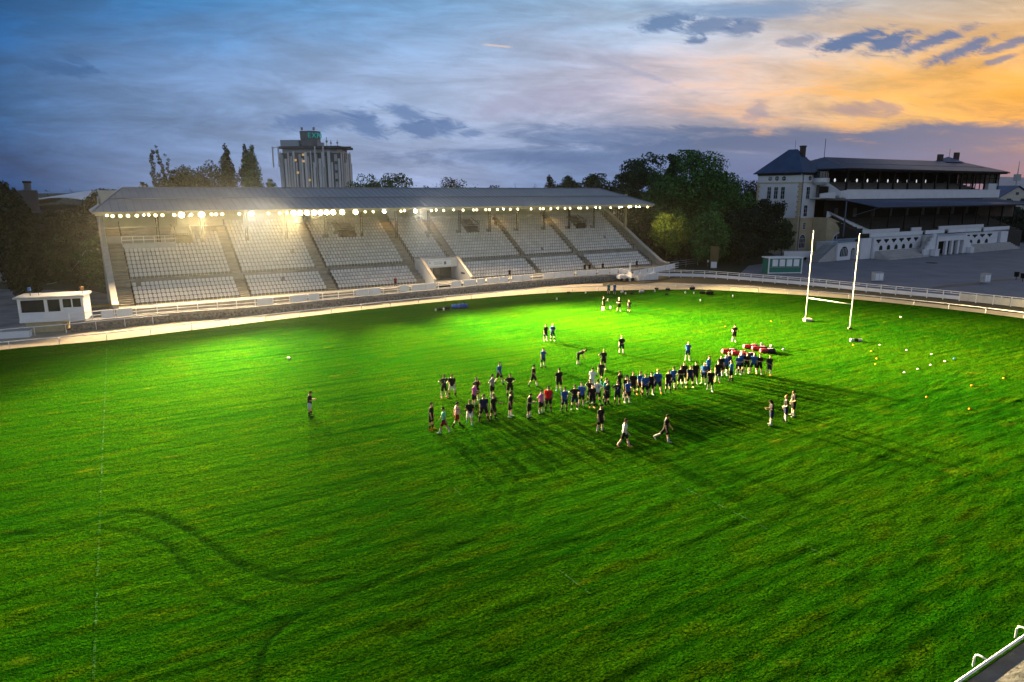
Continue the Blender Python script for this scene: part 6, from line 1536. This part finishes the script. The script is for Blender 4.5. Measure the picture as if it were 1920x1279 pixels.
PEOPLE = [
 (833, 746, 1.84, 'hips', 20, 'char', 'black', 'white', 'coral', 'sb', 'person with hands on hips in a dark sleeveless vest with a white numeral 5', dict(extra=('5', 'front', .24, 'white'))),
 (848, 744, 1.80, 'wide', 0, 'black', 'white', 'black', 'black', 'sb', 'person in black t-shirt and white shorts beside the one in the numbered vest', {}),
 (893, 753, 1.86, 'face', 40, 'black', 'black', 'white', 'white', 'sk', 'person in loose black clothes holding one hand to the mouth behind the pink shirt', dict(wide=1.12)),
 (889, 763, 1.78, 'phone', 60, 'pink', 'black', 'white', 'black', 'sk', 'person in a pink shirt with arms held forward, in front of a black clad one', {}),
 (923, 746, 1.80, 'hips', 60, 'grey', 'black', 'white', 'white', 'ck', 'person in a grey t-shirt with hands on hips and curly dark hair', {}),
 (936, 720, 1.86, 'walk', 45, 'blue', 'black', 'white', 'black', 'sb', 'person in a blue t-shirt walking behind the grey t-shirt', dict(skin='l')),
 (956, 745, 1.86, 'hips', 5, 'black', 'black', 'black', 'black', 'sb', 'person in black facing the camera with both hands on hips, elbows wide', {}),
 (809, 806, 1.86, 'stand', 70, 'black', 'black', 'black', 'orange', 'sb', 'person all in black with bright orange shoes at the left end of the group', {}),
 (833, 812, 1.78, 'walk', 265, 'mint', 'maroon', 'white', 'white', 'sk', 'person in mint green shirt and red shorts walking left', {}),
 (857, 801, 1.78, 'walk', 110, 'redstripe', 'maroon', 'black', 'black', 'sk', 'person in a red and white hooped shirt looking down', {}),
 (881, 798, 1.78, 'lift', 0, 'black', 'white', 'white', 'teal', 'sb', 'person in black t-shirt and white shorts lifting one bent leg', {}),
 (907, 790, 1.90, 'wide', 15, 'navy', 'black', 'black', 'black', 'sb', 'broad person in a navy t-shirt standing with legs wide apart', dict(wide=1.12)),
 (925, 788, 1.84, 'reach', 50, 'black', 'black', 'black', 'black', 'sb', 'person in black stretching one arm out to the right', {}),
 (957, 782, 1.84, 'belly', 75, 'black', 'black', 'white', 'white', 'cb', 'person in black with bushy brown hair and white shoes facing right', {}),
 (992, 785, 1.82, 'phone', 70, 'black', 'black', 'white', 'black', 'sk', 'person in black with white socks holding the hands forward, left of the pink shirt', {}),
 (1014, 777, 1.78, 'hip1', 60, 'pink', 'black', 'white', 'black', 'sk', 'person in a pink shirt standing beside the red t-shirt', {}),
 (1028, 771, 1.88, 'stand', 0, 'red', 'black', 'black', 'black', 'sk', 'bearded person in a red t-shirt', dict(skin='d', beard=True, wide=1.1)),
 (1058, 772, 1.80, 'belly', 30, 'blue', 'navy', 'black', 'black', 'sb', 'person in blue t-shirt and navy shorts right of the red t-shirt', {}),
 (1077, 768, 1.86, 'hips', 10, 'black', 'navy', 'black', 'white', 'sb', 'person in black t-shirt and navy shorts with hands on hips beside a royal blue one', {}),
 (1090, 762, 1.84, 'stand', 5, 'royal', 'black', 'white', 'black', 'sb', 'person in a bright royal blue t-shirt facing the camera', dict(skin='l')),
 (1106, 755, 1.82, 'hips', 340, 'black', 'black', 'black', 'white', 'sb', 'person in black with hands on hips just left of the number 13 jersey', {}),
 (1110, 765, 1.78, 'stand', 10, 'black', 'black', 'black', 'coral', 'sk', 'person in black with black leggings in front of the number 13 jersey', dict(tights=True)),
 (1120, 757, 1.84, 'hips', 180, 'white', 'char', 'black', 'grey', 'sk', 'person seen from behind in a white jersey with the number 13', dict(extra=('13', 'back', .27, 'maroon'))),
 (1110, 732, 1.82, 'hip1', 165, 'white', 'white', 'white', 'white', 'sk', 'person all in white standing behind the number 13 jersey', {}),
 (1127, 716, 1.82, 'walk', 340, 'char', 'black', 'black', 'teal', 'sb', 'person in dark shirt walking with teal shoes, in front of a fair haired one', {}),
 (1131, 693, 1.84, 'hip1', 10, 'black', 'black', 'white', 'white', 'sy', 'fair haired person in black behind the walker with teal shoes', dict(skin='l')),
 (1138, 760, 1.84, 'hip1', 60, 'green', 'black', 'black', 'black', 'sb', 'person in dark green shirt with one hand on hip right of the number 13 jersey', {}),
 (1135, 755, 1.86, 'stand', 50, 'teal', 'black', 'black', 'black', 'sb', 'person in a teal shirt mostly hidden behind the dark green shirt', {}),
 (1125, 810, 1.86, 'stand', 50, 'black', 'black', 'white', 'black', 'sk', 'heavy person in black with tall white socks standing in front of the line', dict(wide=1.12, beard=True)),
 (1000, 725, 1.86, 'walk', 65, 'black', 'black', 'white', 'black', 'sk', 'person in black walking right with white socks, alone behind the line', {}),
 (1048, 734, 1.86, 'stand', 190, 'black', 'black', 'white', 'teal', 'sb', 'person in black walking away with teal shoes', {}),
 (1018, 689, 1.80, 'face', 40, 'blue', 'navy', 'white', 'black', 'sb', 'person in a blue t-shirt raising a hand to the mouth, alone on the grass', {}),
 (1084, 683, 1.80, 'bend', 80, 'black', 'black', 'white', 'white', 'sk', 'person in black bending forward with hands on the knees', dict(tights=True)),
 (1023, 640, 1.80, 'face', 30, 'black', 'navy', 'white', 'white', 'sb', 'person in black touching the chin, left of the far pair', {}),
 (1036, 639, 1.84, 'fold', 0, 'blue', 'navy', 'black', 'white', 'sy', 'person in blue t-shirt with folded arms, right of the far pair', dict(skin='l')),
 (1165, 664, 1.84, 'belly', 0, 'black', 'navy', 'white', 'black', 'sy', 'fair haired person in black alone between the far pair and the posts', dict(skin='l')),
 (1131, 582, 1.84, 'reach', 60, 'black', 'black', 'white', 'white', 'sb', 'person in black reaching forward, left of the far three', {}),
 (1160, 584, 1.78, 'fold', 0, 'black', 'black', 'white', 'white', 'cy', 'blond person in black, middle of the far three', dict(skin='l')),
 (1179, 587, 1.72, 'behind', 330, 'black', 'black', 'black', 'black', 'lb', 'person in black with hands behind the back, right of the far three', {}),
 (1141, 552, 1.74, 'stand', 20, 'teal', 'navy', 'white', 'black', 'ly', 'person in a teal top at the far edge of the grass', dict(skin='l')),
 (1152, 553, 1.80, 'behind', 330, 'blue', 'blue', 'white', 'black', 'sb', 'person in blue top and blue shorts at the far edge of the grass', {}),
 (1160, 739, 1.84, 'reach', 60, 'black', 'black', 'black', 'black', 'sb', 'bearded person in black gesturing with one arm behind the printed vest', dict(beard=True)),
 (1157, 758, 1.78, 'hip1', 5, 'navy', 'black', 'black', 'black', 'sb', 'person in a navy vest with a white print and hand on hip', dict(extra=('7', 'front', .24, 'white'))),
 (1176, 756, 1.80, 'belly', 40, 'blue', 'black', 'white', 'white', 'sk', 'person in blue t-shirt and white shoes right of the printed vest', {}),
 (1173, 748, 1.82, 'stand', 30, 'black', 'black', 'white', 'black', 'ck', 'person in black with curly black hair hidden behind a blue t-shirt', {}),
 (1186, 742, 1.90, 'stand', 0, 'black', 'black', 'black', 'black', 'sb', 'tall person in black t-shirt and black socks between blue t-shirts', {}),
 (1199, 740, 1.86, 'stand', 40, 'blue', 'black', 'black', 'orange', 'sb', 'person in blue with orange shoes standing behind another blue t-shirt', {}),
 (1209, 744, 1.82, 'belly', 5, 'blue', 'black', 'black', 'black', 'sb', 'person in blue t-shirt and black shorts in front of the blue one with orange shoes', dict(wide=1.08)),
 (1220, 741, 1.82, 'face', 10, 'black', 'black', 'white', 'white', 'sk', 'person in black with one hand at the chest and white shoes, between blue t-shirts', {}),
 (1232, 738, 1.92, 'wide', 0, 'blue', 'navy', 'grey', 'orange', 'cy', 'big blond person in a blue t-shirt and orange shoes', dict(skin='l', wide=1.1)),
 (1252, 737, 1.84, 'belly', 30, 'black', 'navy', 'black', 'black', 'sb', 'person in black with navy shorts and a white knee band', {}),
 (1261, 730, 1.84, 'belly', 35, 'blue', 'navy', 'white', 'black', 'sk', 'person in blue t-shirt leaning a little, right of the navy shorts and knee band', {}),
 (1275, 728, 1.84, 'fold', 20, 'black', 'black', 'black', 'black', 'sb', 'person in black with folded arms next to a yellow sleeve', {}),
 (1281, 720, 1.84, 'stand', 10, 'black', 'black', 'white', 'teal', 'sk', 'person in black standing behind the folded arms and yellow sleeve', {}),
 (1293, 727, 1.82, 'wide', 10, 'navy', 'black', 'black', 'coral', 'sb', 'person in a navy top with one yellow sleeve and coral shoes', dict(beard=True)),
 (1303, 720, 1.86, 'stand', 0, 'black', 'black', 'white', 'white', 'sk', 'person in black with white socks right of the yellow sleeve', {}),
 (1319, 720, 1.82, 'belly', 340, 'blue', 'navy', 'white', 'white', 'sb', 'person in blue t-shirt, navy shorts, left of the one stepping out', {}),
 (1327, 708, 1.88, 'behind', 60, 'blue', 'navy', 'white', 'black', 'sb', 'tall person in plain blue seen from the side behind the line', {}),
 (1331, 733, 1.84, 'walk', 10, 'black', 'black', 'white', 'white', 'sk', 'person in black stepping forward out of the line towards the camera', {}),
 (1345, 717, 1.82, 'stand', 0, 'black', 'navy', 'white', 'coral', 'sb', 'person in black with navy shorts and coral shoes right of the one stepping forward', {}),
 (1350, 706, 1.86, 'stand', 15, 'black', 'black', 'white', 'black', 'sk', 'person in black half hidden behind the coral shoes', {}),
 (1359, 704, 1.84, 'stand', 10, 'blue', 'black', 'white', 'white', 'sb', 'person in blue with a bandaged knee beside a fair haired one', {}),
 (1365, 700, 1.86, 'hip1', 340, 'navy', 'black', 'white', 'white', 'sy', 'fair haired person in navy behind the bandaged knee', dict(skin='l')),
 (1370, 716, 1.82, 'stand', 250, 'sky', 'black', 'black', 'black', 'sk', 'person in a pale blue top and long black shorts turned away', {}),
 (1384, 703, 1.80, 'fold', 0, 'blue', 'black', 'white', 'lgrey', 'sb', 'person in blue with arms folded at the chest, in front of another blue one', {}),
 (1388, 699, 1.88, 'stand', 20, 'blue', 'black', 'black', 'black', 'sy', 'fair haired person in blue behind the folded blue arms', dict(skin='l')),
 (1399, 700, 1.84, 'fold', 10, 'black', 'black', 'white', 'white', 'sb', 'person in black with folded arms in front of the red tackle bags', {}),
 (1412, 701, 1.88, 'wide', 0, 'blue', 'navy', 'white', 'orange', 'sb', 'person in blue t-shirt and bright orange shoes near the right end', dict(wide=1.06)),
 (1423, 702, 1.80, 'fold', 350, 'black', 'black', 'white', 'white', 'sk', 'person in black with folded arms, second from the right end of the line', {}),
 (1441, 705, 1.82, 'lift', 20, 'char', 'navy', 'white', 'orange', 'sb', 'person in dark shirt and orange shoes lifting one foot, right end of line', {}),
 (1376, 641, 1.84, 'phone', 0, 'black', 'black', 'white', 'white', 'sk', 'person in black standing alone behind the red tackle bags', {}),
 (1289, 676, 1.80, 'behind', 0, 'blue', 'navy', 'white', 'white', 'sr', 'person in blue t-shirt standing alone with hands behind the back', dict(skin='l')),
 (1170, 838, 1.84, 'walk', 80, 'cream', 'black', 'sockstripe', 'coral', 'sb', 'person in a white t-shirt and striped socks walking right', {}),
 (1247, 831, 1.88, 'stride', 80, 'black', 'black', 'white', 'white', 'sb', 'person in black striding right with white shoes in front of the group', {}),
 (1445, 797, 1.76, 'phone', 290, 'char', 'navy', 'white', 'white', 'lk', 'person with long dark hair holding the hands forward at the right', {}),
 (1472, 790, 1.82, 'belly', 290, 'black', 'navy', 'white', 'black', 'cr', 'ginger haired person with navy shorts facing left at the right', dict(skin='l')),
 (1486, 780, 1.84, 'belly', 300, 'char', 'black', 'white', 'white', 'sk', 'person in dark shirt behind the ginger haired one', {}),
 (582, 780, 1.80, 'phone', 75, 'black', 'lgrey', 'black', 'black', 'sk', 'person standing alone in pale shorts looking down at a phone', {})]
for r_ in PEOPLE: person(*r_[:11], **r_[11])
M_ph = mat('phone_glass', (.02, .02, .025), .2)
# visitors by the stand
w = SF(TUN[0] + 1.9, 3.2, 1.19); 
def visitor(loc, ht, pose, shirt, shorts, hair, label, face=0):
    t = person(960, 700, ht, pose, face, shirt, shorts, 'black', 'black', hair, label, z=0); t.location = loc; t['group'] = 'people at the stand'; return t
visitor(w, 1.78, 'stand', 'sky', 'black', 'sk', 'person in a pale blue shirt in the doorway of the stand entrance')
for a, lab, s in ((al_at(741, -1.2, 2.0), 'person with reddish hair behind the white fence left of the entrance', 'maroon'), (al_at(955, -1.2, 2), 'person in dark clothes behind the fence right of the entrance', 'black'),
                  (al_at(1097, -1.4, 2), 'person in black leaning behind the fence, left of a pair', 'black'), (al_at(1106, -1.4, 2), 'person in black behind the fence, right of a pair', 'char'), (al_at(1131, -1.4, 2), 'person in dark blue near the right end of the stand fence', 'navy'), (al_at(1196, -1.6, 2), 'person in black by the stack of white panels', 'black')):
    visitor(SF(a, -1.3, 1.19), 1.55, 'stand', s, 'black', 'sr' if s == 'maroon' else 'sk', lab, 5)

# ------------------------------------------------ balls, bags, cones, litter
def gz0(q): return float(field_height(np.array([q.x]), np.array([q.y]))[0])
M_ball = mat('ball_white', (.55, .53, .52), .5, var=.12, scale=10)
M_bd = mat('ball_panel', (.05, .06, .10), .5)
def ball(u, v, rz, lab):
    q = P(u, v); t = thing('rugby_ball', lab, 'ball', (q.x, q.y, gz0(q) + .10), 'rugby balls on the grass', R(rz))
    n = 12; rg = [(-.145, .012), (-.12, .05), (-.07, .084), (0, .097), (.07, .084), (.12, .05), (.145, .012)]
    b = MB(); loft(b, [[Vector((x, r * math.cos(2 * math.pi * j / n), r * math.sin(2 * math.pi * j / n))) for j in range(n)] for x, r in rg]); b.V = [tuple(v_) for v_ in b.V]
    o = b.build('skin', M_ball, None, smooth=True); o.parent = t
    b = MB(); loft(b, [[Vector((x, (r + .003) * math.cos(2 * math.pi * j / n), (r + .003) * math.sin(2 * math.pi * j / n))) for j in range(n)] for x, r in ((.085, .075), (.12, .05), (.146, .013))]); b.V = [tuple(v_) for v_ in b.V]
    o = b.build('tip', M_bd, None, smooth=True); o.parent = t; t.scale = (1.25, 1.25, 1.25)
ball(542, 674, 10, 'white rugby ball alone on the left half of the grass'); ball(1428, 647, 20, 'white rugby ball behind the tackle bags, left of three'); ball(1446, 651, -30, 'white rugby ball behind the tackle bags, middle of three'); ball(1469, 657, 15, 'white rugby ball right of the tackle bags')
ball(1689, 596, 40, 'white rugby ball far right beyond the goal'); 
M_bagr = mat('bag_red', (.36, .02, .035), .5, var=.25, scale=4); M_bagk = mat('bag_dark', (.02, .015, .03), .5, var=.3, scale=4)
for (u, v, rz, lab) in ((1367, 662, 8, 'red and black tackle bag, leftmost of the front row'), (1386, 666, -6, 'red and black tackle bag, middle of the front row'), (1402, 669, 2, 'red and black tackle bag behind the heads of the players'), (1407, 653, 5, 'red and black tackle bag, leftmost of the back row'), (1424, 657, -8, 'red and black tackle bag, middle of the back row'), (1439, 661, 0, 'red and black tackle bag, rightmost of the back row')):
    q = P(u, v); t = thing('tackle_bag', lab, 'tackle bag', (q.x, q.y, gz0(q) + .2), 'tackle bags lying on the grass', R(rz)); n = 14
    def cyl(x0, x1, r): return [[Vector((x, r * s_ * math.cos(2 * math.pi * j / n), r * s_ * math.sin(2 * math.pi * j / n))) for j in range(n)] for x, s_ in ((x0, .86), (x0 + .04, 1), (x1 - .04, 1), (x1, .86))]
    for nm, x0, x1, r_, m in (('red_half', -.72, -.02, .215, M_bagr), ('dark_half', -.02, .72, .21, M_bagk)):
        b = MB(); loft(b, cyl(x0, x1, r_)); b.V = [tuple(v_) for v_ in b.V]; o = b.build(nm, m, None, smooth=True); o.parent = t
    b = MB(); b.raw([(.1, -.06, .217), (.5, -.06, .217), (.5, .06, .217), (.1, .06, .217), (.1, -.06, .23), (.5, -.06, .23), (.5, .06, .23), (.1, .06, .23)], [(0, 3, 2, 1), (4, 5, 6, 7), (0, 1, 5, 4), (1, 2, 6, 5), (2, 3, 7, 6), (3, 0, 4, 7)]); o = b.build('strap', CL['pink'], None); o.parent = t
    t.scale = (1.05, 1.05, 1.05)
def cone(u, v, c, lab, gp):
    q = P(u, v); t = thing('marker_cone', lab, 'cone', (q.x, q.y, gz0(q)), gp)
    b = MB(); b.lathe((0, 0), [(.11, 0.0), (.115, .012), (.07, .06), (.035, .075)], 12); o = b.build('disc', CL[c], None, smooth=True); o.parent = t; t.scale = (1.0, 1.0, 1.3)
for i, (u, v) in enumerate(((1650, 647), (1700, 657), (1747, 665), (1772, 678), (1745, 685), (1721, 692), (1696, 699))):
    cone(u, v, 'lgrey', 'white marker cone, %s of the curved row beyond the goal' % ['first', 'second', 'third', 'fourth', 'fifth', 'sixth', 'seventh'][i], 'white marker cones')
for i, (u, v) in enumerate(((1634, 659), (1644, 673), (1642, 683), (1738, 745), (1822, 724), (1882, 710), (1818, 768), (1600, 648), (1446, 603), (1360, 612))):
    cone(u, v, 'orange', 'orange marker cone, %s' % ['near the goal, upper one', 'near the goal, middle of three', 'near the goal, lowest of three', 'right of the dark shirted three', 'second from the right edge', 'nearest the right edge', 'lowest on the right side', 'just below the striped roll', 'left of the goal', 'behind the lone blue t-shirt'][i], 'orange marker cones')
cone(1789, 673, 'royal', 'blue marker cone at the end of the white row', 'blue marker cones')
q = P(1605, 640); t = thing('foam_roller', 'striped grey roll lying below the goal posts', 'roller', (q.x, q.y, gz0(q) + .15), None, R(-8)); n = 12
for k in range(3):
    b = MB(); loft(b, [[Vector((x, .16 * math.cos(2 * math.pi * j / n), .16 * math.sin(2 * math.pi * j / n))) for j in range(n)] for x in (-.6 + k * .4, -.22 + k * .4)]); b.V = [tuple(v_) for v_ in b.V]; o = b.build('band', CL['lgrey'] if k != 1 else CL['char'], None); o.parent = t
def bag(u, v, c, lab, s=1.0, rz=0):
    q = P(u, v); t = thing('sports_bag', lab, 'bag', (q.x, q.y, gz0(q)), 'sports bags along the far edge of the grass', R(rz)); n = 12
    b = MB(); loft(b, [[Vector((x, .17 * f * math.cos(2 * math.pi * j / n), .16 + .16 * f * math.sin(2 * math.pi * j / n))) for j in range(n)] for x, f in ((-.36, .6), (-.3, .95), (0, 1.05), (.3, .95), (.36, .6))]); b.V = [tuple(v_) for v_ in b.V]; o = b.build('body', CL[c], None, smooth=True); o.parent = t
    b = MB(); b.tube([(-.16, -.1, .30), (-.12, 0, .46), (.12, 0, .46), (.16, -.1, .30)], .02, 5); o = b.build('handle', CL['black'], None); o.parent = t; t.scale = (s, s, s)
for (u, v, c, lab, s) in ((868, 577, 'royal', 'big bright blue bag by the far left rail, right one', 1.9), (854, 578, 'royal', 'bright blue bag by the far left rail, left one', 1.7), (838, 580, 'char', 'dark bag beside the bright blue bags', 1.1), (826, 581, 'black', 'black bag leftmost of the heap by the rail', 1.0),
    (1203, 549, 'lgrey', 'pale and dark bag on the grass behind the two in blue', 1.3), (1317, 551, 'black', 'black bag, left of the pair on the far grass', 1.3), (1330, 552, 'black', 'larger black bag, right of the pair on the far grass', 1.6), (1298, 543, 'navy', 'navy bag at the far edge of the grass beside the track', 1.3), (1252, 544, 'navy', 'navy bag at the edge left of another navy one', 1.0), (1250, 553, 'char', 'small dark bag in the far grass alone', .8), (1231, 543, 'green', 'dark green bag close to the track', .9), (1183, 551, 'char', 'small dark bag right of the person in blue', .8), (1066, 550, 'char', 'small dark bag by the rail left of the two in blue', .8)):
    bag(u, v, c, lab, s, rng.uniform(-30, 30))
def bottle(u, v, lab):
    q = P(u, v); t = thing('drink_bottle', lab, 'bottle', (q.x, q.y, gz0(q)), 'white bottles on the far grass'); b = MB(); b.lathe((0, 0), [(.05, 0), (.055, .16), (.025, .2)], 8); o = b.build('body', CL['white'], None); o.parent = t
    b = MB(); b.lathe((0, 0), [(.027, .2), (.02, .235)], 8); o = b.build('cap', CL['royal'], None); o.parent = t; t.scale = (2, 2, 1.7)
for i, (u, v) in enumerate(((1165, 549), (1173, 552), (1168, 548), (1228, 547), (1301, 551), (1313, 565), (1098, 550), (1044, 562), (1140, 564), (1145, 579), (817, 583), (832, 582), (1374, 557), (1285, 550))):
    bottle(u, v, 'white bottle, %s' % ['right of the two in blue, first', 'right of the two in blue, lowest', 'right of the two in blue, second', 'near the dark green bag', 'left of the pair of black bags', 'below the pair of black bags', 'by the rail left of the two in blue', 'alone on the dark grass', 'held height above the far three', 'between the far three', 'left end of the heap of bags', 'among the heap of bags by the rail', 'right of the black bags', 'near the navy bag'][i])

def added_glow_volume():  # scattering box added to imitate lens flare glow round the lamps
    b = MB(); b.box(-480, 480, -60, 560, -1.4, 62)
    m = bpy.data.materials.new('added_glow_air'); m.use_nodes = True; nt = m.node_tree
    nt.nodes.remove(nt.nodes['Principled BSDF'])
    v = nt.nodes.new('ShaderNodeVolumePrincipled'); v.inputs['Density'].default_value = 0.000019; v.inputs['Anisotropy'].default_value = 0.9; v.inputs['Color'].default_value = (.9, .92, .95, 1)
    nt.links.new(v.outputs['Volume'], nt.nodes['Material Output'].inputs['Volume'])
    o = b.build('added_glow_volume', m); tag(o, kind='stuff', label='thin scattering volume added for a flare glow round the lamps')
added_glow_volume()
